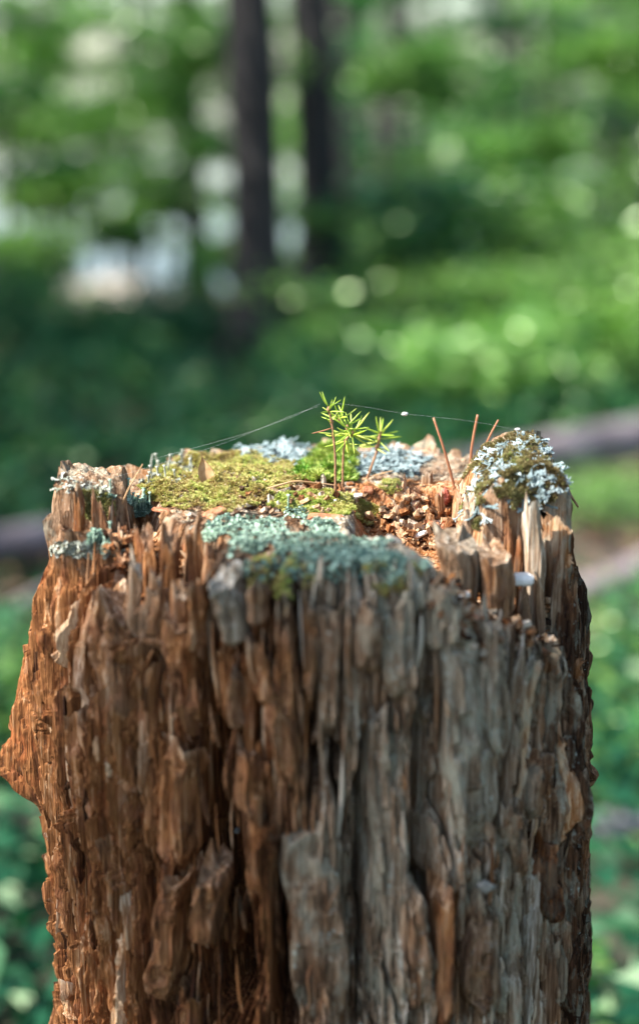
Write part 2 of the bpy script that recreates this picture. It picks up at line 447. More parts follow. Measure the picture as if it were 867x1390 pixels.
def body_radius(PH, Z):
    S = PH * .155
    r = r_base(PH, Z)
    orange = 1 - sst(-.15, .05, PH)                        # the left is split finer
    def shingle(w, h, amp, s, lean=0.0, sharp=6.0, groove=0.0):
        u = (S + lean * Z + .35 * w * vn(S / .05 + s, Z / .06, s) + .16 * w * vn(S / .01, Z / .015, s + 3)) / w
        i = np.floor(u).astype(np.int64); fu = u - i
        off = h2(i, i * 0 + 7, s + 1); hh = h * (.55 + .9 * h2(i, i * 0 + 3, s + 2))
        v = (Z + .12 * h * vn(S / (.25 * w), Z / .02, s + 4)) / hh + off * 10
        j = np.floor(v).astype(np.int64); fv = v - j
        p = h2(i, j, s + 5)
        prof = (1 - np.abs(2 * fu - 1) ** sharp)
        ramp = .35 + .65 * fv ** .8
        e = np.minimum(fu, 1 - fu) * w; eb = np.where(fu < .5, i, i + 1)
        zn = np.floor(Z / (.8 * h) + 9 * h2(eb, eb * 0, s + 7)).astype(np.int64)
        open_ = sst(.35, .6, h2(eb, zn, s + 8)) * sst(0, .12, np.mod(Z / (.8 * h) + 9 * h2(eb, eb * 0, s + 7), 1)) * sst(1, .75, np.mod(Z / (.8 * h) + 9 * h2(eb, eb * 0, s + 7), 1))
        gw = .0008 + .05 * w * (1 + vn(Z / .02, eb * 1.7, s + 9))
        br = np.exp(-((1 - fv) * hh / .0012) ** 2) * (h2(i, j, s + 6) > .35) * 1.0
        return amp * (p * ramp * (.35 + .65 * prof) - .45 * (1 - prof)) - groove * open_ * np.exp(-(e / gw) ** 2) - groove * .5 * br
    r = r + shingle(.028, .170, .0110, 60, .07, 14, .026) * (.65 + .5 * orange)
    r = r + shingle(.0110, .085, .0078, 66, .05, 12, .015) * (.40 + .75 * orange)
    r = r + shingle(.0048, .070, .0036, 72, .03, 10, .006) * (.55 + .65 * orange)
    r = r + shingle(.0024, .045, .0014, 74, .02, 6, .0025)
    fib = 1 - np.abs(vn((S + .002 * vn(S / .02, Z / .03, 80)) / .0034, Z / .09, 81))
    r = r + .0016 * (fib - .5) + .0007 * vn(S / .0011, Z / .04, 82) + .0005 * vn(S / .004, Z / .006, 83)
    hole = sst(.30, .62, vn((S + .004 * vn(S / .03, Z / .04, 57)) / .010, Z / .120, 58)) * sst(.0, .3, vn(S / .05, Z / .09, 59) + .35)
    keep_ = sst(-2.0, -1.8, PH) * (1 - sst(-1.25, -1.15, PH)) * sst(.770, .782, Z)       # the left pillar stays sound
    r0_ = r_base(PH, Z)
    r = r - .026 * hole * (.40 + .60 * orange + .5 * sst(-.8, -.6, PH) * (1 - sst(-.1, .05, PH)))
    # fine rotten crumbling at the sharp edges
    r = r + .0016 * np.clip(fbm(S / .006, Z / .010, 84, 3), -.2, 1) * orange
    for pts, hw, dep in CRACKS:
        q = np.array([phiz(*p) for p in pts]); o = np.argsort(q[:, 1]); zz = q[o, 1]; pp = q[o, 0] * .155
        path = np.interp(Z, zz, pp) + .0028 * vn(Z / .012, 0 * Z + pp[0] * 300, 88)
        inside = sst(zz[0] - .006, zz[0] + .008, Z) * (1 - sst(zz[-1] - .008, zz[-1] + .006, Z))
        ww = 1.25 * hw * (.55 + .75 * (.5 + .5 * vn(Z / .025, 0 * Z + pp[0] * 77, 89)))
        r = r - 2.0 * dep * inside * np.exp(-np.abs((S - path) / ww) ** 2.5)
    fibre = .0022 * (1 - 2 * np.abs(vn(S / .0045, Z / .10, 93))) + .0012 * vn(S / .0018, Z / .05, 94)
    return r * (1 - keep_) + keep_ * np.maximum(r, r_out(PH, Z) - .001 + fibre)
RAD = body_radius(PH, Z)
edge = sst(.975, 1.0, TZ)
RAD = RAD - edge * (.002 + .003 * (.5 + .5 * vn(PH * .155 / .008, 0 * PH, 90)))
side = np.stack([RAD * np.sin(PH), -RAD * np.cos(PH), Z], -1)
nrow = len(tz)
# top, ring by ring towards the middle
K = 130
us = np.linspace(1, 0.012, K + 1)[1:]
rr = RAD[-1][None, :] * us[:, None]
TX = rr * np.sin(phw)[None, :]; TY = -rr * np.cos(phw)[None, :]
Ht = top_h(TX, TY) + .0016 * fbm(TX / .005, TY / .005, 91, 3) + .0010 * vn(TX / .0016, TY / .0016, 92)
b_in = sst(1.0, .972, us)[:, None]
TZZ = Ht * b_in + rim_z[None, :] * (1 - b_in)
top = np.stack([TX, TY, TZZ], -1)
V = np.concatenate([side.reshape(-1, 3), top.reshape(-1, 3), [[0, 0, float(top_h(0., 0.))]]])
F = grid_quads(NP, nrow + K, True)
last = (nrow + K - 1) * NP; c = np.arange(NP)
T = np.stack([last + c, last + (c + 1) % NP, np.full(NP, len(V) - 1)], 1)
def weather_at(phi, z):
    w = -.06 + .74 * sst(-.25, .12, phi) - .34 * sst(.85, 1.1, phi)
    w = w + .5 * sst(ZT - .035, ZT - .005, z) * (1 - sst(.8, 1.0, phi) * .6)
    w = w + .12 * sst(-1.32, -1.45, phi) * sst(.66, .70, z)
    return np.clip(w, -.2, 1)
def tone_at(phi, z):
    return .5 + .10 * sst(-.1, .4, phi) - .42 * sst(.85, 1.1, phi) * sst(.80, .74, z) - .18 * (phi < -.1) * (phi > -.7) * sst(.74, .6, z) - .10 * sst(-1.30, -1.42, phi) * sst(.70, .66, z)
def film_at(phi, z):
    return np.clip(sst(-.1, .35, phi) * (1 - .3 * sst(1.0, 1.2, phi)) + .8 * sst(ZT - .03, ZT - .008, z), 0, 1)
zt_all = V[:, 2]; ph_all = np.arctan2(V[:, 0], -V[:, 1])
is_top = np.zeros(len(V)); is_top[nrow * NP:] = 1
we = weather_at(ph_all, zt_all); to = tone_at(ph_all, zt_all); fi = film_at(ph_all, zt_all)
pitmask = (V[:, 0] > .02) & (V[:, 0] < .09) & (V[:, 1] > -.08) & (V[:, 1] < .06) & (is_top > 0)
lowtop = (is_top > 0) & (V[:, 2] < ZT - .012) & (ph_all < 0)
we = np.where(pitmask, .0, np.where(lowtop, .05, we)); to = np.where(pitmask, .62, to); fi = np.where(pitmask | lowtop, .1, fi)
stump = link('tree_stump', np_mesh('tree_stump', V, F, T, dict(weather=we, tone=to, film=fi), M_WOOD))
stump.data.set_sharp_from_angle(angle=math.radians(38))
tag(stump, 'broken rotting tree stump with splintered brown sides and a mossy top', 'tree stump')

def body_r1(phi, z):
    return float(body_radius(np.array([[phi]]), np.array([[z]]))[0, 0])

# ------------------------------------------------------------------ loose splinters standing off the body (parts of the stump)
M16 = 22
def sgnpow(a, p): return np.sign(a) * np.abs(a) ** p
def facet_ring(m, r, corners=None):
    """an irregular polygon with hard corners, sampled at m points: (A, B) in -1..1"""
    k = corners or r.randint(5, 8)
    a = (np.arange(k) + .55 * (r.rand(k) - .5)) / k * 2 * math.pi + r.rand() * 6
    a = np.sort(np.mod(a, 2 * math.pi))
    cx = sgnpow(np.cos(a), .55) * (1 - .22 * r.rand(k)); cy = sgnpow(np.sin(a), .55) * (1 - .30 * r.rand(k))
    u = np.arange(m) / m * k
    A = np.interp(u, np.arange(k + 1), np.append(cx, cx[0])); B = np.interp(u, np.arange(k + 1), np.append(cy, cy[0]))
    return A, B
def torn_end(m, r, amp):
    """heights of the torn end round the ring: a slanted break with a few spikes"""
    u = np.arange(m) / m * 2 * math.pi
    e = amp * .5 * np.cos(u - r.rand() * 6.28) + amp * .45 * (r.rand(m) - .5)
    for _ in range(r.randint(1, 3)):
        e[r.randint(m)] += amp * (.3 + .5 * r.rand())
    return e - amp * .3
def splinter(p0, z0, p1, z1, w, th, seed, weather, tone, film=.3, flare=.003, topcut=.0, depth=.010):
    r = np.random.RandomState(seed)
    L = z1 - z0; n = int(np.clip(L / .0026, 12, 64)); m = M16
    t = np.linspace(0, 1, n)
    A, B = facet_ring(m, r)
    e1 = torn_end(m, r, min(.016, .2 * L)); e0 = torn_end(m, r, min(.016, .2 * L))
    zz = z0 + L * t[:, None] + e1[None, :] * (t[:, None] ** 6) - e0[None, :] * ((1 - t[:, None]) ** 6)
    pc = p0 + (p1 - p0) * t + .004 / .155 * vn(t * 2.3 + seed, 0 * t + seed * .37, 6)
    side_cut = (r.rand() - .5) * 1.2
    wid = w * (1 + .16 * vn(t * 5 + seed * 1.7, 0 * t, 8)) * (1 - .55 * sst(.72, 1.0, t) * r.rand()) * (1 - .35 * sst(.3, 0, t))
    shift = side_cut * w * .35 * sst(.70, 1.0, t)
    out = th * (sst(0, .25, t) * .8 + .2) + flare * t ** 2 * r.rand() - .004 * sst(.14, 0, t)
    base = r_base(pc, np.clip(z0 + L * t, .02, .84))
    mid = base + (out - depth) * .5; half = (out + depth) * .5
    tang = A[None, :] * wid[:, None] * .5 + shift[:, None]
    rad = mid[:, None] + B[None, :] * half[:, None]
    S = (pc[:, None] * .155 + tang)
    q = np.floor(S / .0034 + .5 * vn(zz / .02, S / .01, 17)).astype(np.int64)
    g = .0048 * (h2(q, np.floor(zz / .03 + h2(q, q * 0, 19)).astype(np.int64), 18) - .5)          # layers torn to different depths
    g = g + .0016 * (1 - 2 * np.abs(vn(S / .0030 + seed, zz / .07, 12))) + .0008 * vn(S / .0013, zz / .02, 13) + .0010 * vn(S / .006, zz / .006, 14)
    rad = rad + g * (B[None, :] > -.2)
    P = pc[:, None] + tang / rad
    V = np.stack([rad * np.sin(P), -rad * np.cos(P), zz], -1).reshape(-1, 3)
    F = grid_quads(m, n, True)
    c0 = V[:m].mean(0); c1 = V[-m:].mean(0) + np.array([0, 0, -.003])
    k = np.arange(m); k1 = (k + 1) % m
    T = np.concatenate([np.stack([k1, k, np.full(m, n * m)], 1), np.stack([(n - 1) * m + k, (n - 1) * m + k1, np.full(m, n * m + 1)], 1)])
    V = np.concatenate([V, [c0], [c1]])
    tt = np.concatenate([np.repeat(t, m), [0, 1]])
    wa = np.clip(weather + .22 * sst(.88, 1, tt), 0, 1); ta = tone + .12 * sst(.92, 1, tt)
    me = np_mesh('wood_splinter', V, F[:, ::-1], T[:, ::-1], dict(weather=wa, tone=ta, film=film), M_WOOD)
    me.set_sharp_from_angle(angle=math.radians(24))
    return link('wood_splinter', me, stump)
def splinter_px(x0, y0, x1, y1, wpx, th, seed, weather, tone, film=.2, **kw):
    """bottom pixel, top pixel of the photograph, width in pixels"""
    p0, z0 = phiz(x0, y0); p1, z1 = phiz(x1, y1)
    mmpx = .375e-3 / max(.45, math.cos(.5 * (p0 + p1)))
    return splinter(p0, z0, p1, z1, wpx * mmpx, th, seed, weather, tone, film, **kw)
HAND = [
    # x0, y0, x1, y1 (bottom -> top), width px, thickness, weather, tone, film
    (240, 1200, 222, 1008, 60, .008, .05, .50, .0), (245, 1005, 222, 838, 54, .007, .12, .46, .0),
    (288, 1285, 284, 1168, 44, .015, .10, .42, .1), (212, 1385, 235, 1175, 40, .010, .05, .45, .0),
    (322, 1010, 312, 905, 36, .010, .30, .50, .1), (402, 1085, 346, 872, 44, .011, .12, .52, .0),
    (340, 1130, 330, 1010, 36, .010, .15, .48, .1), (352, 1250, 346, 1030, 34, .008, .1, .42, .1),
    (330, 900, 308, 782, 40, .012, .75, .62, .4), (352, 860, 350, 792, 34, .009, .35, .50, .3),
    (398, 1000, 390, 850, 24, .008, .1, .56, .1), (425, 960, 415, 812, 26, .007, .2, .5, .3),
    (300, 1000, 292, 880, 24, .007, .05, .48, .0), (162, 1000, 150, 815, 42, .008, .12, .50, .1),
    (200, 900, 182, 806, 36, .009, .25, .5, .2), (120, 960, 112, 800, 34, .007, .2, .55, .1),
    (140, 1150, 118, 960, 40, .008, .05, .52, .0), (178, 1100, 168, 985, 30, .007, .05, .55, .0),
    (170, 1300, 160, 1140, 36, .007, .02, .50, .0), (110, 1300, 96, 1120, 34, .006, .05, .50, .0),
    (455, 1010, 452, 830, 40, .006, .55, .45, .5), (535, 1290, 520, 960, 54, .0035, .85, .50, .9),
    (545, 960, 540, 800, 46, .006, .85, .52, .8), (440, 1390, 420, 1110, 90, .006, .70, .42, .6),
    (640, 1180, 636, 815, 78, .005, .95, .52, 1.), (672, 1050, 668, 830, 34, .006, .9, .5, .9),
    (560, 1390, 556, 1200, 34, .007, .5, .45, .5), (640, 1385, 632, 1200, 60, .006, .65, .38, .6),
    (585, 1390, 578, 1180, 26, .009, .15, .42, .1), (690, 1200, 684, 1090, 30, .007, .5, .4, .5),
    (720, 1120, 722, 1010, 36, .008, .45, .35, .4), (728, 1260, 724, 1130, 28, .006, .1, .25, .2),
    (762, 1240, 760, 1120, 20, .005, .1, .3, .3), (775, 1090, 772, 960, 16, .005, .3, .3, .4),
    (500, 930, 498, 820, 34, .007, .6, .46, .5), (594, 900, 590, 800, 26, .007, .8, .5, .8),
    (365, 1200, 372, 1120, 24, .006, .2, .4, .1), (262, 900, 258, 800, 30, .008, .1, .55, .1),
]
for i, (x0, y0, x1, y1, w, th, we_, to_, fi_) in enumerate(HAND):
    splinter_px(x0, y0, x1, y1, w, th * 1.7, 100 + i, we_, to_, fi_)
rs = np.random.RandomState(77)
for i in range(205):
    u = rs.rand()
    phi = D2(-112 + 100 * rs.rand()) if u < .55 else (D2(-12 + 65 * rs.rand()) if u < .72 else D2(50 + 62 * rs.rand()))
    left = phi < D2(-12)
    L = (.026 + .105 * rs.rand() ** 1.5) * (1 if left else 1.15)
    zc = .50 + .30 * rs.rand()
    zmax = float(top_h(.135 * math.sin(phi), -.135 * math.cos(phi), False)) - .008
    z1 = min(zc + L * .5, zmax + .004 * rs.randn()); z0 = z1 - L
    w = (.0035 + .0085 * rs.rand() ** 1.5) * (1 if left else .85)
    th = .004 + (.009 if left else .005) * rs.rand()
    lean = rs.randn() * .02 + .02
    near_ = False
    for ci in (0, 1, 2, 5, 7, 12):
        q = np.array([phiz(*p_) for p_ in CRACKS[ci][0]]); o_ = np.argsort(q[:, 1])
        if q[o_[0], 1] < zc < q[o_[-1], 1] and abs(phi - np.interp(zc, q[o_, 1], q[o_, 0])) * .155 < CRACKS[ci][1] + w * .5: near_ = True
    if near_ or (D2(-102) < phi < D2(-66) and z1 > .775): continue
    sidep = abs(phi) > D2(70)
    splinter(phi - lean * .5, z0, phi + lean * .5 * (1 if rs.rand() > .3 else -1), z1, w, th if not sidep else th * .75, 500 + i,
             min(float(weather_at(phi, z0)) + rs.randn() * .22, .35 if left else 1.), float(tone_at(phi, z0)) + rs.randn() * .20, float(film_at(phi, z0)) * .8)

# hair-fine slivers all over the torn face, one part
sl = MB(); rs = np.random.RandomState(78)
for i in range(1000):
    phi = D2(-112 + 110 * rs.rand()) if rs.rand() < .6 else D2(-5 + 117 * rs.rand())
    zmax = float(top_h(.135 * math.sin(phi), -.135 * math.cos(phi), False))
    L = .012 + .050 * rs.rand() ** 2; z1 = min(.50 + .33 * rs.rand(), zmax + .003 * rs.randn()); w = .0005 + .0012 * rs.rand() ** 2
    t = np.linspace(0, 1, 5); pc = phi + .02 * rs.randn() * t + .004 * vn(t * 2 + i, 0 * t, 3)
    zz = z1 - L * (1 - t); rb = float(r_base(phi, z1 - L * .5)) + .001 + .006 * rs.rand() * (1 if phi < 1.1 else .4)
    rad = rb + (rs.rand() - .35) * .0016 * t ** 2 - .004 * (1 - t) ** 3 - .0015 * t ** 4
    P = np.stack([rad * np.sin(pc), -rad * np.cos(pc), zz], 1)
    V_, F_, T_ = tube(P, w * np.array([.5, 1, 1, .8, .25]), 4)
    sl.add(V_, F_, T_, weather=np.clip(float(weather_at(phi, z1)) + .3 * rs.randn(), -.2, 1), tone=float(tone_at(phi, z1)) + .25 * rs.randn(), film=.1)
o = link('fine_slivers', sl.mesh('fine_slivers', M_WOOD, False), stump); o['kind'] = 'stuff'

# upright shards on the broken top (parts of the stump)
def shard(x, y, h, w, d, seed, yaw=0., lean=(0, 0), weather=.2, tone=.55, film=.2, sink=.02, zb=None, name='wood_shard', mat=None, jag=1.0, parent=None):
    r = np.random.RandomState(seed); m = 20
    zb = float(top_h(x, y)) if zb is None else zb
    L = h + sink; n = int(np.clip(L / .0025, 8, 44)); t = np.linspace(0, 1, n)
    A, B = facet_ring(m, r)
    e1 = torn_end(m, r, min(.014, h * .45) * jag)
    zz = zb - sink + L * t[:, None] + e1[None, :] * t[:, None] ** 4
    k = (1 + .14 * vn(t * 4 + seed, 0 * t, 8)) * (1 - .45 * r.rand() * sst(.6, 1, t))
    a = A[None, :] * (w * .5 * k)[:, None] + (r.rand() - .5) * w * .4 * sst(.6, 1, t)[:, None]; b = B[None, :] * (d * .5 * k)[:, None]
    u = np.arange(m)[None, :]
    q = np.broadcast_to(np.floor(u / 2.0).astype(np.int64), zz.shape)
    g = 1 + .20 * (h2(q, np.floor(zz / .02 + h2(q, q * 0, seed)).astype(np.int64), seed + 1) - .5) + .10 * vn(u * 1.3 + seed, zz / .03, 16)
    a = a * g; b = b * g
    cx = x + lean[0] * (t * L)[:, None]; cy = y + lean[1] * (t * L)[:, None]
    V = np.stack([cx + a * math.cos(yaw) - b * math.sin(yaw), cy + a * math.sin(yaw) + b * math.cos(yaw), zz], -1).reshape(-1, 3)
    F = grid_quads(m, n, True)
    c1 = V[-m:].mean(0); c1[2] -= .002; kk = np.arange(m); k1 = (kk + 1) % m
    T = np.stack([(n - 1) * m + kk, (n - 1) * m + k1, np.full(m, n * m)], 1)
    V = np.concatenate([V, [c1]]); tt = np.concatenate([np.repeat(t, m), [1]])
    me = np_mesh(name, V, F, T, dict(weather=np.clip(weather + .25 * sst(.88, 1, tt), 0, 1), tone=tone + .12 * sst(.9, 1, tt), film=film), mat or M_WOOD)
    me.set_sharp_from_angle(angle=math.radians(32))
    return link(name, me, parent or stump)
def shard_px(px, pyb, y, hpx, wpx, d, seed, **kw):
    """pixel of its foot on the plane at depth y"""
    P = at_y(px, pyb, y); s_ = np.linalg.norm(P - CAMN) / FPX
    return shard(P[0], y, hpx * s_, wpx * s_, d, seed, zb=P[2], **kw)
SH = [
    # px, py foot, y, height px, width px, depth, weather, tone, film
    (626, 800, -.078, 76, 58, .024, .55, .50, .3), (674, 800, -.076, 58, 50, .022, .25, .50, .2),
    (232, 800, -.082, 90, 26, .012, .10, .48, .0), (262, 790, -.080, 84, 24, .012, .15, .52, .0), (282, 800, -.088, 60, 20, .012, .2, .55, .1),
    (205, 790, -.075, 70, 22, .010, .10, .50, .0), (190, 770, -.062, 56, 20, .010, .10, .55, .0), (172, 760, -.05, 44, 22, .010, .15, .55, .1),
    (180, 820, -.098, 60, 22, .010, .35, .60, .1), (213, 830, -.104, 56, 22, .010, .30, .55, .1), (240, 838, -.110, 50, 26, .010, .2, .52, .1),
    (150, 726, -.03, 36, 20, .010, .15, .45, .1), (112, 748, -.042, 82, 18, .008, .0, .36, .1), (134, 742, -.042, 66, 22, .010, .05, .42, .1),
    (540, 702, .03, 40, 30, .012, .0, .62, .0), (524, 696, .036, 34, 20, .010, .1, .60, .1), (603, 704, .028, 34, 18, .010, .45, .66, .1),
    (582, 690, .045, 44, 20, .012, .35, .55, .1), (615, 702, .02, 44, 16, .010, .2, .62, .1),
    (635, 742, -.040, 66, 16, .008, .3, .60, .2), (652, 752, -.044, 80, 12, .008, .3, .62, .1), (690, 762, -.048, 84, 14, .010, .25, .58, .1),
    (668, 760, -.046, 60, 12, .008, .15, .58, .1), (702, 790, -.052, 60, 12, .008, .1, .5, .1),
    (726, 800, -.056, 118, 28, .014, .75, .66, .25), (750, 810, -.050, 80, 16, .010, .6, .55, .5), (738, 850, -.062, 70, 16, .010, .55, .62, .3),
    (712, 850, -.066, 50, 16, .010, .3, .45, .2), (762, 860, -.048, 70, 16, .008, .5, .42, .5),
]
for i, (px, pyb, y, hp, wp, d, we_, to_, fi_) in enumerate(SH):
    rr_ = np.random.RandomState(i)
    shard_px(px, pyb, y, hp, wp, d, 900 + i, weather=we_, tone=to_, film=fi_, jag=(.8 if i < 2 else 1.), yaw=rr_.randn() * .25, lean=(rr_.randn() * .05, rr_.randn() * .05))
# ------------------------------------------------------------------ finding the surface of the stump
from mathutils.bvhtree import BVHTree
r0 = int(np.searchsorted(tz, .66))
Vb = np.concatenate([side[r0:].reshape(-1, 3), top.reshape(-1, 3)])
BVH = BVHTree.FromPolygons(Vb.tolist(), grid_quads(NP, nrow - r0 + K, True).tolist())
def hit(px, py, strict=False):
    d = Vector(ray(px, py)).normalized()
    h, n, i, dist = BVH.ray_cast(CAM, d)
    if h is None: return (None, None) if strict else hit(px, py + 3)
    if n.dot(d) > 0: n = -n
    return np.array(h), np.array(n)
def sample(poly, n, seed):
    """points and normals spread over the part of the stump that an outline covers"""
    r = np.random.RandomState(seed); poly = np.asarray(poly, float); lo = poly.min(0); hi = poly.max(0)
    P = []; N = []; tries = 0
    while len(P) < n and tries < n * 12:
        tries += 1
        p = lo + (hi - lo) * r.rand(2)
        if not in_poly(p[0], p[1], poly): continue
        h, nn = hit(p[0], p[1], True)
        if h is None: continue
        P.append(h); N.append(nn)
    return np.array(P).reshape(-1, 3), np.array(N).reshape(-1, 3)
def near_poly(poly, jitter):
    return poly

# ------------------------------------------------------------------ moss
M_MOSS = leaf_mat('moss_shoots', [(0.0, (0.150, 0.075, 0.028)), (0.25, (0.36, 0.25, 0.11)), (0.55, (0.55, 0.50, 0.20)), (0.8, (0.38, 0.45, 0.11)), (1.0, (0.11, 0.27, 0.03))], (1.0, 1.1, .7), .3, .02)
M_MOSS_DARK = leaf_mat('olive_moss_shoots', [(0.0, (.12, .075, .035)), (.4, (.28, .24, .115)), (.7, (.31, .32, .12)), (1.0, (.14, .23, .05))], (1., 1.1, .7), .3, .02)
def moss(name, poly, n, size, hue, hs, seed, mound=.003, up=.7, label='', cat='moss', thin=-.6, mat=None):
    P, N = sample(poly, n, seed)
    k_ = fbm(P[:, 0] / .010, P[:, 1] / .012 + P[:, 2] / .010, 63, 3) > thin; P = P[k_]; N = N[k_]
    r = np.random.RandomState(seed + 1); n = len(P)
    N = N * (1 - up) + np.array([0, 0, 1]) * up; N /= np.linalg.norm(N, axis=1)[:, None]
    f = fbm(P[:, 0] / .007, P[:, 1] / .007 + P[:, 2] / .007, seed % 40, 3)
    P = P + N * (mound * np.clip(.4 + f, 0, 1.3))[:, None]
    hv = np.clip(hue + hs * 1.2 * fbm(P[:, 0] / .012, P[:, 1] / .018, 44, 3) + hs * .5 * r.randn(n), 0, 1)
    m = 6
    C = np.repeat(P, m, 0); NN = np.repeat(N, m, 0)
    D = r.randn(n * m, 3); D -= (D * NN).sum(1)[:, None] * NN; D /= np.linalg.norm(D, axis=1)[:, None] + 1e-9
    tilt = .25 + .9 * r.rand(n * m)[:, None]
    D = D * np.sin(tilt) + NN * np.cos(tilt)
    L = size * (.6 + .7 * r.rand(n * m))
    V, T = leaves(C + D * (L * .45)[:, None], L, L * .34, NN, seed, D=D)
    o = link(name, np_mesh(name, V, None, T, dict(hue=np.repeat(np.repeat(hv, m), 4)), mat or M_MOSS, False))
    tag(o, label, cat, 'moss on the stump', 'stuff'); return o
moss('moss', [(188, 668), (215, 640), (262, 622), (330, 616), (392, 630), (420, 652), (372, 672), (350, 690), (300, 700), (225, 690)], 8000, .0021, .46, .28, 201, .0045, label='yellow-green moss carpet on the left of the stump top behind the dry pointed scale')
moss('moss', [(400, 654), (408, 632), (436, 614), (468, 608), (484, 630), (480, 655), (440, 662)], 1600, .0046, .86, .14, 202, .006, .8, label='bright green moss cushion just behind the spruce seedlings')
moss('moss', [(362, 690), (380, 672), (440, 668), (482, 676), (500, 690), (470, 700), (400, 702)], 2200, .0021, .66, .16, 203, .002, label='dull green moss strip in front of the long brown needle lying on the stump')
moss('moss', [(482, 704), (486, 690), (500, 684), (515, 692), (517, 710), (500, 718)], 700, .0020, .52, .14, 204, .003, label='small rounded moss lump right in front of the spruce seedlings')
moss('moss', [(335, 800), (345, 755), (400, 755), (430, 790), (400, 815), (360, 812)], 650, .0024, .55, .3, 205, .001, .4, thin=.02, label='dark moss hanging over the front edge of the stump, below the green lichen')
moss('moss', [(480, 785), (500, 765), (560, 765), (585, 795), (545, 815), (500, 805)], 650, .0024, .52, .3, 206, .001, .4, thin=.02, label='dark moss on the front edge of the stump, near the grey slab')
moss('moss', [(618, 712), (616, 680), (640, 645), (672, 620), (720, 612), (762, 640), (768, 668), (735, 690), (715, 672), (690, 700), (660, 678), (650, 720)], 5200, .0019, .34, .40, 207, .003, .5, thin=-.12, label='olive moss covering the sides of the tall right pillar of the stump', mat=M_MOSS_DARK)
moss('moss', [(110, 690), (112, 668), (150, 672), (156, 700), (140, 712), (122, 706)], 900, .0024, .45, .3, 208, .002, .4, label='mossy crumbs hanging off the right edge of the left pillar', mat=M_MOSS_DARK)
moss('moss', [(515, 665), (520, 655), (540, 655), (545, 668), (530, 673)], 320, .0022, .62, .1, 209, .002, label='tiny pale moss patch on the red rotten wood right of the seedlings')
moss('moss', [(622, 660), (640, 640), (700, 655), (770, 648), (764, 628), (720, 588), (690, 590), (650, 612)], 2200, .0021, .22, .2, 210, .002, .6, label='brown withered moss on top of the tall right pillar between the blue lichen', mat=M_MOSS_DARK)

# ------------------------------------------------------------------ lichens
def lichen_mat(name, c0, c1, c2, scale=300):
    m, nt = new_mat(name); s = NT(nt)
    f = s.noise(s.coords((1, 1, 1)), scale, 4, .6)
    f = s.math('ADD', f, s.math('MULTIPLY', s.math('SUBTRACT', s.attr('hue'), .5), .5))
    col = s.ramp(f, [(.30, c0), (.5, c1), (.72, c2)])
    s.finish(col, .85, s.bump(f, .4, .0006), .15); return m
M_BLUE = lichen_mat('blue_grey_lichen', (.08, .115, .12), (.19, .255, .27), (.34, .42, .435))
M_MINT = lichen_mat('mint_lichen', (.12, .18, .14), (.28, .42, .33), (.50, .64, .52))
M_PALE = lichen_mat('pale_lichen', (.15, .16, .12), (.29, .31, .26), (.44, .46, .41))
def foliose(poly, n, seg, wid, seed, mat, label, lift=.0018, up=.6, gens=5, curl=.45):
    """forking strap-like lobes that creep outwards and curl up at the tips"""
    P, N = sample(poly, n, seed); r = np.random.RandomState(seed + 5); mb = MB()
    for p, nn in zip(P, N):
        nn = nn * (1 - up) + np.array([0, 0, 1]) * up; nn /= np.linalg.norm(nn)
        t0 = r.randn(3); t0 -= nn * t0.dot(nn); t0 /= np.linalg.norm(t0)
        stack = [(p + nn * lift * r.rand(), t0, 0, wid * (.7 + .6 * r.rand()))]
        hue = .45 + .35 * r.randn(); sc = .7 + .7 * r.rand()
        while stack:
            q, d, g, w = stack.pop()
            d2 = d + nn * (curl * ((.10 + .16 * g) * r.rand()) - .12 * (g < 3)) + r.randn(3) * .15; d2 /= np.linalg.norm(d2)
            L = seg * sc * (.7 + .6 * r.rand()); e = q + d2 * L
            sd = np.cross(d2, nn); sd /= np.linalg.norm(sd) + 1e-9
            we_ = w * (.95 if g < gens - 1 else .55)
            mid = (q + e) * .5 + nn * w * .16
            V = np.array([q - sd * w * .5, q + nn * w * .22, q + sd * w * .5, mid - sd * w * .56 - nn * w * .1, mid + nn * w * .18, mid + sd * w * .56 - nn * w * .1, e - sd * we_ * .5, e + nn * we_ * .22, e + sd * we_ * .5])
            mb.add(V, [[0, 1, 4, 3], [1, 2, 5, 4], [3, 4, 7, 6], [4, 5, 8, 7]], hue=np.clip(hue + .10 * g - .15, 0, 1))
            if g < gens - 1:
                k = 2 if r.rand() < .62 else 1
                for _ in range(k):
                    ang = (r.rand() - .5) * (1.5 if k == 2 else .6)
                    dn = d2 * math.cos(ang) + sd * math.sin(ang); stack.append((e, dn, g + 1, w * .93))
    o = link('lichen', mb.mesh('lichen', mat, True)); tag(o, label, 'lichen', 'lichens on the stump', 'stuff'); return o
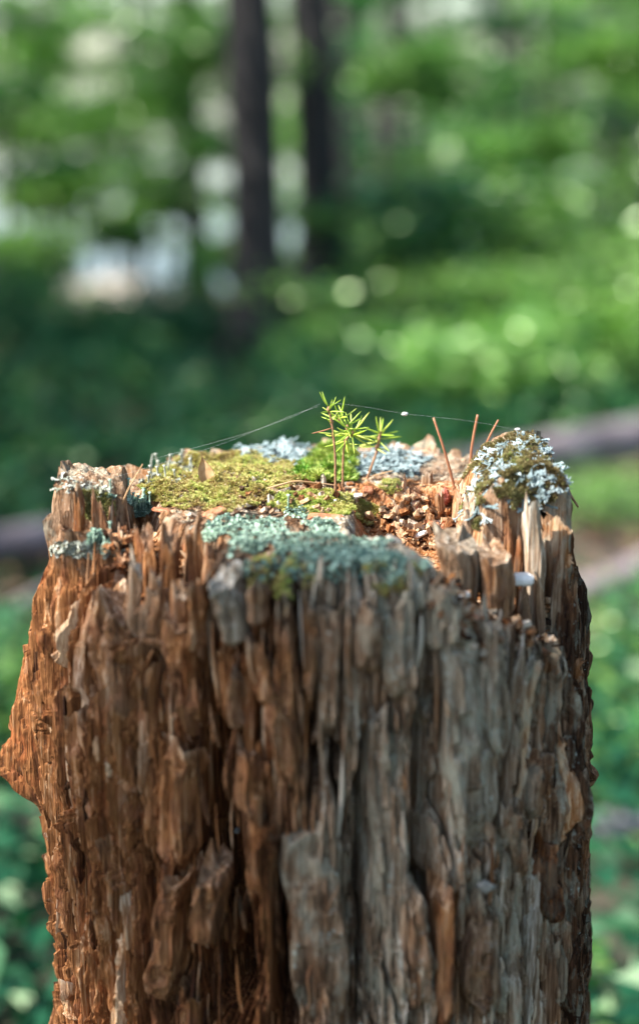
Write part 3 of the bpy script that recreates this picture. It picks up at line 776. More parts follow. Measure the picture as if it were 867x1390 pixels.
def scales(poly, n, size, seed, mat, label, lift=.002, up=.5, cups=0):
    """crowded little cupped scales with some upright stalks"""
    P, N = sample(poly, n, seed); r = np.random.RandomState(seed + 5); mb = MB()
    k_ = fbm(P[:, 0] / .013, P[:, 1] / .018 + P[:, 2] / .013, 62, 3) > -.10; P = P[k_]; N = N[k_]; n = len(P)
    N = N * (1 - up) + np.array([0, 0, 1]) * up; N = N + r.randn(n, 3) * .55; N /= np.linalg.norm(N, axis=1)[:, None]
    f = np.clip(.5 + 1.1 * fbm(P[:, 0] / .009, P[:, 1] / .009 + P[:, 2] / .009, 61, 3), 0, 1.5)
    P = P + np.array([0, 0, 1]) * (lift * f)[:, None]
    U = np.cross(N, r.randn(n, 3)); U /= np.linalg.norm(U, axis=1)[:, None]; W = np.cross(N, U)
    k = 7; a = np.arange(k) / k * 2 * math.pi
    R = size * (.45 + .8 * r.rand(n, 1)) * (.75 + .5 * r.rand(n, k))
    ring = P[:, None, :] + R[..., None] * (np.cos(a)[None, :, None] * U[:, None, :] + np.sin(a)[None, :, None] * W[:, None, :]) + N[:, None, :] * (R * (.35 + .5 * r.rand(n, k)))[..., None]
    V = np.concatenate([P[:, None, :], ring], 1).reshape(-1, 3)
    b = np.arange(n)[:, None] * (k + 1)
    T = np.concatenate([np.stack([b[:, 0], b[:, 0] + 1 + i, b[:, 0] + 1 + (i + 1) % k], 1) for i in range(k)])
    mb.add(V, None, T, hue=np.repeat(np.clip(.45 + .25 * r.randn(n) + .5 * fbm(P[:, 0] / .015, P[:, 1] / .015, 66, 3), 0, 1), k + 1))
    for i in r.choice(n, min(cups, n), False):
        h = .004 + .006 * r.rand(); e = P[i] + np.array([r.randn() * .12, r.randn() * .12, 1]) * h
        tv, tf, tt = tube([P[i] - [0, 0, .001], (P[i] + e) / 2 + r.randn(3) * .0004, e, e + [0, 0, .0012]], [.0005, .0005, .0006, .0013], 7)
        mb.add(tv, tf, tt, hue=.6)
    o = link('lichen', mb.mesh('lichen', mat, True)); tag(o, label, 'lichen', 'lichens on the stump', 'stuff'); return o
foliose([(322, 622), (332, 606), (350, 598), (400, 602), (432, 618), (428, 634), (370, 630), (340, 626)], 240, .0017, .0015, 301, M_BLUE, 'blue-grey leafy lichen on the far back edge of the stump left of the green cushion', .003, .6, 5, .3)
foliose([(480, 648), (486, 628), (500, 616), (545, 612), (576, 628), (562, 645), (520, 642)], 240, .0017, .0015, 302, M_BLUE, 'pale blue leafy lichen on the back edge right behind the seedlings', .003, .6, 5, .3)
foliose([(644, 640), (660, 612), (690, 596), (712, 590), (738, 606), (764, 634), (768, 662), (748, 664), (716, 652), (680, 648), (655, 652)], 380, .0013, .0008, 303, M_BLUE, 'bluish white forked lichen crowning the tall right pillar', .0016, .45, 5, .15)
foliose([(624, 694), (630, 672), (650, 668), (658, 690), (648, 704)], 30, .0014, .0011, 304, M_BLUE, 'small blue lichen patch low on the left flank of the right pillar', .002, .3)
foliose([(690, 664), (720, 655), (742, 668), (735, 690), (710, 682)], 26, .0015, .0012, 306, M_BLUE, 'pale lichen lobes on the front of the right pillar above the light slab', .002, .3)
foliose([(60, 664), (64, 654), (100, 648), (138, 658), (150, 680), (128, 682), (100, 668)], 80, .0010, .0008, 305, M_PALE, 'whitish speckled lichen on top of the left pillar', .002, .5, 4)
scales([(143, 702), (148, 684), (172, 676), (200, 682), (206, 696), (196, 708), (165, 714)], 900, .0015, 311, M_MINT, 'mint green lichen tuft right beside the left pillar', .006, cups=16)
scales([(272, 738), (280, 716), (310, 700), (372, 688), (430, 700), (470, 722), (545, 742), (580, 762), (520, 772), (450, 766), (380, 762), (320, 746)], 8500, .00085, 312, M_MINT, 'mint green lichen crust spread along the front of the stump top', .003, cups=5)
scales([(300, 748), (330, 742), (580, 760), (590, 780), (520, 800), (440, 790), (330, 785)], 900, .0015, 313, M_MINT, 'thin greenish lichen running down the front edge below the mint crust', .002, .2)
scales([(188, 664), (205, 644), (238, 630), (262, 636), (258, 652), (225, 664)], 800, .0012, 314, M_PALE, 'pale grey green lichen at the left back corner of the moss carpet', .004, cups=14)
scales([(118, 744), (128, 724), (148, 728), (158, 742), (140, 750)], 300, .0014, 315, M_MINT, 'little mint lichen clump low behind the left front slab', .004, cups=4)
scales([(60, 752), (80, 738), (160, 738), (178, 752), (120, 760)], 420, .0012, 316, M_PALE, 'grey lichen film on the top of the left front slab', .001, .2)
scales([(590, 800), (640, 806), (690, 850), (700, 890), (600, 860)], 260, .0012, 317, M_MINT, 'faint green lichen on the top of the grey slab under the debris', .001, .2)

# ------------------------------------------------------------------ crumbs and chips lying in the hollows
def crumbs(poly, n, size, seed, label, weather=.1, tone=.55):
    P, N = sample(poly, n, seed); r = np.random.RandomState(seed); mb = MB(); n = len(P)
    B = np.array([[x, y, z] for z in (-1, 1) for y in (-1, 1) for x in (-1, 1)], float)
    Fq = np.array([[0, 2, 3, 1], [4, 5, 7, 6], [0, 1, 5, 4], [2, 6, 7, 3], [0, 4, 6, 2], [1, 3, 7, 5]])
    for p in P:
        d = size * (.3 + r.rand() ** 2 * 1.3) * np.array([1.0 + 2.2 * r.rand() ** 2, .5 + .3 * r.rand(), .3 + .3 * r.rand()])
        q = Matrix.Rotation(r.rand() * 6.3, 3, 'Z') @ Matrix.Rotation(r.randn() * .6, 3, 'Y') @ Matrix.Rotation(r.randn() * .6, 3, 'X')
        mb.add((B * (.7 + .5 * r.rand(8, 3)) * d * .5) @ np.array(q).T + p + [0, 0, d[2] * .4], Fq, weather=np.clip(weather + .35 * r.randn(), 0, 1), tone=tone + .25 * r.randn(), film=.0)
    o = link('wood_crumbs', mb.mesh('wood_crumbs', M_WOOD, False)); tag(o, label, 'wood crumbs', None, 'stuff'); return o
crumbs([(500, 710), (515, 690), (560, 678), (610, 690), (645, 712), (630, 748), (580, 745), (530, 728)], 520, .0046, 401, 'reddish crumbs of rotten wood in the lit hollow right of the seedlings', .05, .6)
crumbs([(500, 710), (515, 690), (560, 678), (610, 690), (645, 712), (630, 748), (580, 745), (530, 728)], 2600, .0017, 405, 'fine dark red wood dust between the crumbs in the hollow', .0, .35)
crumbs([(585, 795), (690, 780), (735, 800), (745, 870), (690, 915), (600, 860)], 1300, .0045, 402, 'brown crumbs and flakes of wood on the sloping ledge at the right front', .25, .45)
crumbs([(140, 735), (190, 720), (290, 770), (290, 830), (190, 820)], 700, .004, 403, 'brown crumbs of rotten wood in the notch at the left front', .05, .5)
crumbs([(330, 660), (470, 655), (500, 672), (480, 690), (430, 700), (330, 700), (240, 710)], 260, .0035, 404, 'scattered wood crumbs on the moss round the seedlings', .3, .6)
M_CHIP = simple_mat('pale_wood_chip', (.36, .26, .18), (.62, .52, .42), 160, .75, .5, .001, c2=(.76, .70, .62))
M_CHIPW = simple_mat('bleached_wood_chip', (.62, .60, .56), (.82, .81, .79), 160, .7, .4, .001)
M_CHIPR = simple_mat('red_rotten_chip', (.16, .045, .020), (.42, .15, .075), 200, .85, .8, .0015, c2=(.55, .28, .17))
def chip(px, py, w, d, h, seed, mat, label, yaw=0., tilt=.3, cat='wood chip', lift=.6, y=None):
    p = hit(px, py)[0] if y is None else at_y(px, py, y); r = np.random.RandomState(seed)
    m = 9; a = np.sort(r.rand(m)) * 2 * math.pi; a = np.linspace(0, 2 * math.pi, m, endpoint=False) + .5 * (r.rand(m) - .5)
    x = sgnpow(np.cos(a), .3) * (.72 + .45 * r.rand(m)); y = sgnpow(np.sin(a), .3) * (.75 + .4 * r.rand(m))
    rings = [(.80, -1), (1.0, -.5), (1.0, .4), (.72, 1.0)]
    V = np.concatenate([np.stack([x * k * w * .5, y * k * d * .5, zz * h * .5 * (.75 + .4 * r.rand(m))], 1) for k, zz in rings] + [[[0, 0, -h * .5]], [[0, 0, h * .52]]])
    F = grid_quads(m, 4, True); k = np.arange(m); k1 = (k + 1) % m
    T = np.concatenate([np.stack([k1, k, np.full(m, 4 * m)], 1), np.stack([3 * m + k, 3 * m + k1, np.full(m, 4 * m + 1)], 1)])
    me = np_mesh('wood_chip', V, F, T, None, mat); me.set_sharp_from_angle(angle=math.radians(28))
    o = link('wood_chip', me, None, Vector(p) + Vector((0, 0, h * lift * .5)))
    o.rotation_euler = (r.randn() * tilt, r.randn() * tilt, yaw)
    tag(o, label, cat, 'wood chips on the stump'); return o
chip(708, 790, .0165, .010, .0055, 1, M_CHIPW, 'bright white flat wood chip on the ledge below the tall right pillar', .0, .08, y=-.071)
chip(568, 728, .010, .008, .003, 2, M_CHIPW, 'white sunlit wood flake at the bottom of the red hollow')
chip(548, 712, .011, .006, .003, 3, M_CHIP, 'long tan wood flake leaning over the red hollow', .6)
chip(608, 720, .012, .009, .006, 5, M_CHIPR, 'rounded pinkish wood chunk at the foot of the right pillar', .2)
chip(588, 716, .008, .007, .005, 6, M_CHIPR, 'dark red crumbly wood chunk in the middle of the red hollow')
chip(476, 676, .013, .010, .002, 7, M_CHIP, 'tan papery wood flake at the foot of the seedlings', .3, .12)
chip(450, 684, .008, .005, .002, 8, M_CHIP, 'small tan flake in front of the tallest seedling', .9)
chip(330, 690, .010, .006, .004, 9, M_CHIP, 'tan wood piece at the front edge of the moss carpet', .4)
chip(290, 700, .013, .007, .004, 10, M_CHIPR, 'orange red wood chip on the front left of the stump top', .5, .2)
chip(218, 694, .012, .005, .002, 11, M_CHIPR, 'thin reddish bark flake left of the moss carpet', -.3, .2)
chip(310, 660, .006, .004, .002, 12, M_CHIP, 'tiny tan flake lying on the moss carpet', .2)
chip(362, 658, .008, .005, .003, 13, M_CHIPR, 'small brown chip on the moss near the end of the long needle', .7)
chip(440, 705, .022, .007, .003, 14, M_CHIPR, 'dark brown bark strip in front of the green moss strip', .05, .15)
chip(500, 668, .007, .005, .004, 15, M_CHIPR, 'red wood bit right at the foot of the leaning seedling')
chip(212, 812, .016, .009, .003, 17, M_CHIPR, 'reddish brown flake lying in the notch at the left front', .2, .3)
chip(640, 815, .016, .006, .003, 18, M_CHIP, 'brown wood sliver on the ledge in front of the two upright blocks', -.5, .25)
chip(668, 832, .014, .006, .003, 19, M_CHIP, 'greyish wood sliver in the middle of the debris ledge', -.3, .3)
chip(690, 850, .012, .007, .004, 20, M_CHIP, 'pinkish wood scrap near the lower end of the debris ledge', .4, .3)

for k_, (px, py, w, yw, mt, lab) in enumerate([
    (615, 812, .020, .5, M_CHIP, 'long brown sliver at the upper left end of the debris ledge'), (655, 808, .018, -.7, M_CHIPR, 'reddish sliver lying just in front of the two upright blocks'),
    (680, 822, .020, .9, M_CHIP, 'tan sliver pointing down the debris ledge'), (640, 838, .014, .1, M_CHIPR, 'dark flake low on the debris ledge by the grey slab'),
    (712, 842, .013, -.4, M_CHIP, 'greyish flake on the right of the debris ledge'), (668, 858, .012, .2, M_CHIPR, 'brown flake near the rim of the debris ledge'),
    (700, 872, .012, .6, M_CHIP, 'pale pink flake at the lowest corner of the debris ledge'), (720, 815, .012, -.2, M_CHIPR, 'brown splintered bit in front of the bright white chip'),
    (535, 735, .012, .4, M_CHIP, 'tan flake at the near rim of the red hollow'), (600, 738, .010, -.5, M_CHIPW, 'whitish flake right beside the pinkish chunk')]):
    chip(px, py, w, w * .32, .0028, 40 + k_, mt, lab, yw, .3)
M_REDLUMP = simple_mat('dark_red_resin', (.16, .030, .020), (.40, .10, .065), 260, .5, 1.0, .0015, c2=(.56, .26, .20))
def lump(px, py, y, hpx, wpx, seed, label):
    P = at_y(px, py, y); s_ = np.linalg.norm(P - CAMN) / FPX; h = hpx * s_; w = wpx * s_
    nu, nv = 26, 26; r = np.random.RandomState(seed)
    th = np.linspace(0, math.pi, nv)[:, None]; ph = np.arange(nu)[None, :] / nu * 2 * math.pi
    D = np.stack([np.sin(th) * np.cos(ph), np.sin(th) * np.sin(ph), np.cos(th) + 0 * ph], -1)
    bead = np.abs(np.sin(ph * 4 + 3 * np.round(th * 3.2)) * np.sin(th * 9))
    R = .8 + .26 * bead + .12 * vn(D[..., 0] * 3 + seed, D[..., 2] * 3 + D[..., 1] * 2, 9)
    V = (D * R[..., None]).reshape(-1, 3) * [w * .5, w * .5, h * .5] + P + [0, 0, h * .38]
    o = link('crumbly_lump', np_mesh('crumbly_lump', V, grid_quads(nu, nv, True), None, None, M_REDLUMP)); tag(o, label, 'resin lump', 'dark red lumps in the hollow'); return o
lump(562, 706, .030, 32, 17, 1, 'dark red beaded lump standing at the back of the hollow')
lump(603, 686, .030, 28, 17, 2, 'dark red beaded lump by the foot of the leftmost upright needle')

M_CRUST = simple_mat('pale_crust', (.10, .10, .09), (.24, .24, .22), 300, .8, .6, .001)
# pale flecks and tufts fixed to the front of the stump (its parts)
def fleck(px, py, w, h, seed, mat):
    p, z = phiz(px, py); rad = body_r1(p, z)
    n = 12; r = np.random.RandomState(seed)
    th = np.linspace(0, math.pi, 9)[:, None]; ph = np.arange(n)[None, :] / n * 2 * math.pi
    D = np.stack([np.sin(th) * np.cos(ph), np.sin(th) * np.sin(ph), np.cos(th) + 0 * ph], -1)
    R = .85 + .3 * vn(D[..., 0] * 2 + seed, D[..., 2] * 2 + D[..., 1], 9)
    R = R + .25 * vn(D[..., 0] * 6 + seed, D[..., 2] * 6, 10)
    V = (D * R[..., None]).reshape(-1, 3) * [w * .5, w * .30, h * .5] + [(rad + .006) * math.sin(p), -(rad + .006) * math.cos(p), z]
    link('pale_fungus', np_mesh('pale_fungus', V, grid_quads(n, 9, True), None, dict(hue=.7), mat), stump)
for i, (px, py, w, h) in enumerate([(299, 1116, .006, .007), (280, 1170, .008, .005), (572, 978, .004, .009), (634, 1186, .010, .007)]):
    fleck(px, py, w, h, i, M_CRUST)

# ------------------------------------------------------------------ spruce seedlings
M_NEEDLE = leaf_mat('fresh_needles', [(0, (.30, .44, .04)), (.5, (.44, .60, .07)), (1, (.62, .70, .17))], (1.1, 1.15, .6), .35, .06)
M_STEM = simple_mat('seedling_stem', (.10, .045, .022), (.27, .14, .075), 500, .7, .6, .0006, c2=(.38, .22, .12))
M_DRY = simple_mat('dry_needle', (.20, .075, .035), (.40, .18, .095), 220, .5, .3, .0004, stretch=(1, 1, .1), spec=.4)
M_TAN = simple_mat('dry_tan', (.33, .19, .09), (.58, .38, .21), 160, .6, .4, .0006)
def needle_mesh(name, L, r0, bend, mat, hue=.5):
    r0 = r0 * 1.0; t = np.linspace(0, 1, 7); P = np.stack([bend * L * t ** 2, 0 * t, L * t], 1)
    R = r0 * np.array([.6, .95, 1.0, 1.0, .95, .75, .18])
    V, F, T = tube(P, R, 6)
    return np_mesh(name, V, F, T, dict(hue=hue), mat)
NEED = [needle_mesh('needle', 1.0, .042, b, M_NEEDLE, h) for b, h in ((.05, .2), (.16, .45), (-.10, .6), (.22, .8), (.0, 1.0), (.1, .35))]
NDRY = needle_mesh('needle', 1.0, .040, .12, M_DRY)
SIDEV = np.array([1.0, 0, 0])
def seedling(name, stem_px, base, tufts, label, seed, r_stem=.0009, deadat=()):
    """stem through pixel points at the depth of its foot; tufts: (px, py, n, length px, list of spread)"""
    y0 = base[1]; r = np.random.RandomState(seed)
    root = empty(name, base); tag(root, label, 'seedling', 'spruce seedlings on the stump')
    P = [np.array(base) - np.array([0, 0, .004])] + [at_y(px, py, y0 + dy) for px, py, dy in stem_px]
    P = np.array(P); tt = np.linspace(0, len(P) - 1, 24)
    Q = np.stack([np.interp(tt, np.arange(len(P)), P[:, k]) for k in range(3)], 1)
    Q[1:-1] = (Q[:-2] + Q[1:-1] * 2 + Q[2:]) / 4
    V, F, T = tube(Q - np.array(base), np.linspace(r_stem, r_stem * .7, 24) * (1 + .25 * (np.arange(24) % 3 == 0)), 8)
    link('stem', np_mesh('stem', V, F, T, None, M_STEM), root)
    b = np.array(base)
    for px, py, dy, n, lpx, up, spread, flat in tufts:
        c = at_y(px, py, y0 + dy); s_ = np.linalg.norm(c - CAMN) / FPX
        V, F, T = tube([c - b - [0, 0, .0022], c - b, c - b + [0, 0, .0016]], [.0008, .0012, .0005], 7)
        link('bud', np_mesh('bud', V, F, T, None, M_STEM), root)
        for i in range(n):
            az = (i + .6 * r.rand()) / n * 2 * math.pi * (1 if n < 12 else 2.4)
            el = up + spread * (r.rand() - .5) * 2
            d = Vector((math.cos(az) * math.cos(el), math.sin(az) * math.cos(el) * flat, math.sin(el))).normalized()
            o = link('needle', NEED[r.randint(len(NEED))], root)
            L = lpx * 1.22 * s_ * (.75 + .4 * r.rand())
            o.rotation_mode = 'QUATERNION'
            o.rotation_quaternion = d.to_track_quat('Z', 'X')
            o.scale = (L * .92, L * .92, L)
            o.location = Vector(c - b) + Vector((0, 0, (r.rand() - .6) * .0028)) + d * .0008
    for (x0, y0_, x1, y1_) in deadat:
        a = at_y(x0, y0_, y0); e = at_y(x1, y1_, y0 - .002); d = Vector(e - a)
        o = link('needle', NDRY, root); o.rotation_mode = 'QUATERNION'; o.rotation_quaternion = d.to_track_quat('Z', 'X')
        o.scale = (.0105, .0105, d.length); o.location = Vector(a - b); o['label'] = 'dry brown needle low on the stem'
    return root
b1, _ = hit(455, 672); b2, _ = hit(465, 664); b3, _ = hit(494, 652)
b2 = b2.copy(); 
seedling('spruce_seedling', [(455, 650, 0), (455, 620, 0), (452, 585, 0), (449, 568, 0), (446, 556, 0)], tuple(b1),
         [(446, 555, 0, 8, 19, .65, .7, .9), (450, 572, .001, 3, 17, .35, .4, .8), (452, 590, .001, 4, 20, .05, .4, .6)], 'tallest green spruce seedling on a thin brown stem with one dry needle', 1, .0007, ((450, 581, 424, 591),))
seedling('spruce_seedling', [(465, 640, 0), (466, 610, 0), (470, 596, 0), (476, 588, 0)], tuple(b2),
         [(478, 588, 0, 22, 28, .0, .8, .8), (471, 580, 0, 8, 25, .30, .7, .8), (461, 569, .002, 9, 24, .70, .6, .8), (469, 598, .001, 7, 22, -.45, .4, .8)], 'bushiest spruce seedling with a dense star of bright green needles', 2, .00065)
seedling('spruce_seedling', [(503, 636, 0), (511, 614, 0), (514, 600, 0), (515, 590, 0)], tuple(b3),
         [(516, 588, 0, 12, 23, .40, .75, .9), (514, 596, 0, 6, 24, .0, .45, .8), (511, 607, 0, 3, 18, -.2, .3, .8)], 'leaning spruce seedling on a reddish stem, shortest of the three', 3, .0008)

# ------------------------------------------------------------------ dry needles, twigs and scales on the stump
def strand(name, pts, r, mat, label, cat, group=None, m=7, taper=.5, lift=0.0):
    P = np.array(pts); tt = np.linspace(0, len(P) - 1, 18)
    Q = np.stack([np.interp(tt, np.arange(len(P)), P[:, k]) for k in range(3)], 1)
    for _ in range(2): Q[1:-1] = (Q[:-2] + Q[1:-1] * 2 + Q[2:]) / 4
    V, F, T = tube(Q - P[0], np.linspace(r, r * taper, 18), m)
    o = link(name, np_mesh(name, V, F, T, dict(hue=.5), mat), None, P[0]); tag(o, label, cat, group); return o
def up_px(foot, pts):
    h, _ = hit(*foot); return [h - [0, 0, .003]] + [at_y(px, py, h[1] + dy) for px, py, dy in pts]
G1 = 'dry pine needles on the stump'
strand('pine_needle', up_px((618, 662), [(611, 640, 0), (601, 605, .0), (588, 567, .002)]), .00095, M_DRY, 'brown pine needle standing upright, leaning left, left of the pillar', 'pine needle', G1, taper=.75)
yP = .046
strand('pine_needle', [at_y(637, 652, yP), at_y(639, 612, yP), at_y(643, 588, yP), at_y(648, 563, yP)], .00085, M_DRY, 'straight brown pine needle standing at the left of the tall pillar', 'pine needle', G1, taper=.9)
strand('pine_needle', [at_y(646, 648, yP), at_y(654, 615, yP), at_y(664, 592, yP), at_y(676, 570, yP)], .0007, M_DRY, 'brown pine needle leaning right over the tall pillar', 'pine needle', G1, taper=.8)
strand('pine_needle', up_px((166, 676), [(176, 661, -.002), (186, 644, -.002), (194, 630, 0)]), .0006, M_TAN, 'tan pine needle leaning against the back edge beside the left pillar', 'pine needle', G1)
h1, _ = hit(352, 671); h2_, _ = hit(400, 666); h3, _ = hit(458, 668)
strand('pine_needle', [h1 + [0, 0, .002], h2_ + [0, 0, .006], h3 + [0, 0, .004]], .0008, M_TAN, 'long brown needle lying flat across the moss to the seedlings', 'pine needle', G1)
h1, _ = hit(490, 652)
strand('twig', [h1, at_y(505, 646, h1[1]), at_y(533, 639, h1[1])], .0006, M_TAN, 'thin pale twig lying at the foot of the leaning seedling', 'twig')
strand('twig', [at_y(766, 646, .0), at_y(769, 658, -.004), at_y(772, 670, -.006), at_y(784, 688, -.006)], .0013, M_STEM, 'crooked dark twig hanging off the right edge of the tall pillar', 'twig')
strand('lichen_stalk', up_px((205, 634), [(206, 624, 0), (208, 616, 0)]), .0008, M_PALE, 'tiny grey green lichen stalk at the left back corner', 'lichen stalk', 'lichen stalks by the dry scale')
strand('lichen_stalk', up_px((262, 640), [(260, 628, 0), (259, 618, 0)]), .0007, M_PALE, 'slim grey green lichen stalk left of the dry pointed scale', 'lichen stalk', 'lichen stalks by the dry scale')
h1, n1 = hit(284, 657)
def dry_scale(p, w, h, seed, label, yaw=0.):
    nu, nv = 7, 9; u = np.linspace(-1, 1, nu)[None, :]; v = np.linspace(0, 1, nv)[:, None]
    W = w * .5 * np.sin(np.clip(v * 1.05 + .12, 0, 1) * math.pi) ** .6 * (1 - v ** 3)
    X = u * W; Y = (1 - u * u) * w * .28 * (1 - v * .6) + .25 * h * v ** 2; Zz = h * v + 0 * u
    V = np.stack([X - .25 * h * v, Y - .0, Zz], -1).reshape(-1, 3)
    V = np.concatenate([V, V + np.array([0, .0006, 0])])
    F = grid_quads(nu, nv); F = np.concatenate([F, F[:, ::-1] + nu * nv])
    o = link('dry_scale', np_mesh('dry_scale', V, F, None, None, M_TAN), None, Vector(p)); o.rotation_euler = (0, 0, yaw); tag(o, label, 'dry scale'); return o
dry_scale(h1 - [0, 0, .001], .010, .019, 1, 'pointed dry tan scale standing up in the yellow moss')

# spider threads
m, nt = new_mat('spider_silk'); s = NT(nt); M_SILK = m
s.finish((.75, .78, .80), .25, None, .8)
G2 = 'spider threads round the seedlings'
strand('spider_thread', [at_y(448, 546, 0), at_y(500, 553, 0), at_y(549, 562, 0), at_y(640, 571, 0), at_y(702, 584, 0)], .00002, M_SILK, 'long spider thread from the tallest seedling to the right pillar', 'spider thread', G2, 5, 1)
strand('spider_thread', [at_y(434, 548, 0), at_y(400, 565, 0), at_y(330, 590, 0), at_y(205, 624, .03)], .00002, M_SILK, 'spider thread from the tallest seedling to the left back corner', 'spider thread', G2, 5, 1)
strand('spider_thread', [at_y(434, 551, -.002), at_y(405, 560, 0), at_y(300, 604, 0), at_y(150, 650, -.02)], .000018, M_SILK, 'lower spider thread sagging from the seedling towards the left pillar', 'spider thread', G2, 5, 1)
def speck(px, py, w, label):
    p = at_y(px, py, 0); n = 8
    th = np.linspace(0, math.pi, 6)[:, None]; ph = np.arange(n)[None, :] / n * 2 * math.pi
    D = np.stack([np.sin(th) * np.cos(ph), np.sin(th) * np.sin(ph), np.cos(th) + 0 * ph], -1).reshape(-1, 3) * (.7 + .5 * np.random.RandomState(int(px)).rand(48, 1))
    o = link('thread_speck', np_mesh('thread_speck', D * [w, w * .6, w * .5], grid_quads(n, 6, True), None, None, M_CHIPW), None, Vector(p)); tag(o, label, 'plant fluff', 'specks caught in the spider threads')
speck(549, 562, .0021, 'white speck caught in the thread right of the seedlings')
speck(702, 583, .0018, 'pale speck at the end of the thread above the right pillar')

# ------------------------------------------------------------------ the wood behind: trunks, saplings, logs, undergrowth
def clumps(C, per, sig, size, hue, hs, seed, flat=.5, sz=.45):
    r = np.random.RandomState(seed); n = len(C)
    P = np.repeat(C, per, 0) + r.randn(n * per, 3) * np.array([sig, sig, sig * sz])
    hv = np.clip(np.repeat(hue + hs * r.randn(n), per) + .12 * r.randn(n * per), 0, 1)
    L = size * (.6 + .8 * r.rand(n * per))
    V, T = leaves(P, L, L * .55, None, seed, flat)
    return V, T, np.repeat(hv, 4)
def trunk_mesh(h, r0, lean, seed, limbs, mat, limb_z=(.3, .95), limb_len=1.5, r_top=.3):
    r = np.random.RandomState(seed); mb = MB()
    t = np.linspace(0, 1, 26); z = h * t ** 1.3
    P = np.stack([lean[0] * z + .04 * h * .1 * np.sin(z * 1.1 + seed), lean[1] * z + .03 * h * .1 * np.cos(z * .9 + seed), z - .12 * (t == 0)], 1)
    R = r0 * (1 - (1 - r_top) * z / h) * (1 + .75 * np.exp(-z / (r0 * 1.3)))
    V, F, T = tube(P, R, 16)
    ang = np.arctan2(V[:, 1] - np.interp(V[:, 2], P[:, 2], P[:, 1]), V[:, 0] - np.interp(V[:, 2], P[:, 2], P[:, 0]))
    k = 1 + .08 * vn(ang * 3 + seed, V[:, 2] / .12, 3) + .04 * vn(ang * 9, V[:, 2] / .05, 5)
    cx = np.interp(V[:, 2], P[:, 2], P[:, 0]); cy = np.interp(V[:, 2], P[:, 2], P[:, 1])
    V[:, 0] = cx + (V[:, 0] - cx) * k; V[:, 1] = cy + (V[:, 1] - cy) * k
    mb.add(V, F, T)
    ends = []
    for i in range(limbs):
        zz = h * (limb_z[0] + (limb_z[1] - limb_z[0]) * (i + r.rand()) / limbs)
        b = np.array([np.interp(zz, P[:, 2], P[:, 0]), np.interp(zz, P[:, 2], P[:, 1]), zz]); rb = np.interp(zz, P[:, 2], R)
        a = i * 2.4 + r.rand(); L = limb_len * (1.15 - .7 * (zz / h)) * (.7 + .5 * r.rand())
        d = np.array([math.cos(a), math.sin(a), .1 + .35 * r.rand()])
        u = np.linspace(0, 1, 6)[:, None]; Q = b + d * L * u + np.array([0, 0, -.22 * L]) * u ** 2 + r.randn(6, 3) * .015 * L * u
        V, F, T = tube(Q, np.linspace(rb * .36, rb * .05 + .003, 6), 6); mb.add(V, F, T)
        ends += [Q[k] for k in (2, 3, 4, 5)]
    return mb.mesh('trunk', mat), np.array(ends)
def tree(name, x, y, h, r0, label, seed, mat=None, lean=(0, 0), limbs=14, limb_z=(.35, .97), limb_len=1.6, per=60, sig=.28, leaf=.085, hue=.45, leafmat=None, group=None, cat='tree', hs=.2, sink=0., r_top=.3):
    z = float(ground_z(x, y)) - sink
    root = empty(name, (x, y, z)); tag(root, label, cat, group)
    tm, ends = trunk_mesh(h, r0, lean, seed, limbs, mat or M_BARK, limb_z, limb_len, r_top)
    link('trunk', tm, root)
    V, T, hv = clumps(ends, per, sig, leaf, hue, hs, seed)
    link('crown', np_mesh('crown', V, None, T, dict(hue=hv), leafmat or M_LEAF, False), root)
    return root
def sapling(px, dist, h, spread, label, seed, hue, n=90, per=26, leaf=.05, z0=.15, mat=None, fir=False, name='sapling', z_base=None):
    x = (px - 433.5) / FPX * dist; y = dist - .95; r = np.random.RandomState(seed)
    z = float(ground_z(x, y)) if z_base is None else z_base
    root = empty(name, (x, y, z)); tag(root, label, 'sapling', 'young trees behind the stump')
    mb = MB(); zz = np.linspace(0, h, 10); P = np.stack([.06 * np.sin(zz * 1.3 + seed), .06 * np.cos(zz + seed), zz - .03 * (zz == 0)], 1)
    mb.add(*tube(P, np.linspace(.012 + .006 * h, .004, 10), 7)); C = []
    nb = max(6, n // 7)
    for i in range(nb):
        f = z0 + (1 - z0) * (i + r.rand()) / nb; b = np.array([np.interp(f * h, zz, P[:, 0]), np.interp(f * h, zz, P[:, 1]), f * h])
        L = spread * (1.1 - .75 * f if fir else .55 + .55 * math.sin(min(1, f * 1.1) * math.pi)) * (.7 + .5 * r.rand()); a = i * 2.4 + r.rand() * .7
        d = np.array([math.cos(a), math.sin(a), -.05 if fir else .30]); u = np.linspace(0, 1, 5)[:, None]
        Q = b + d * L * u + np.array([0, 0, -.10 * L]) * u ** 2
        mb.add(*tube(Q, np.linspace(.008, .002, 5), 5))
        side_ = np.array([-math.sin(a), math.cos(a), 0])
        for _ in range(7):
            v = .25 + .75 * r.rand(); C.append(b + d * L * v - np.array([0, 0, .1 * L * v * v]) + side_ * L * .38 * (1.1 - v) * r.randn())
    link('trunk', mb.mesh('trunk', M_BARK), root)
    V, T, hv = clumps(np.array(C), per, .07 + .03 * spread, leaf, hue, .16, seed, .6, .30)
    link('crown', np_mesh('crown', V, None, T, dict(hue=hv), mat or (M_FIR if fir else M_LEAF), False), root)
    return root
def gp(px, py): return at_z(px, py, 0.0)
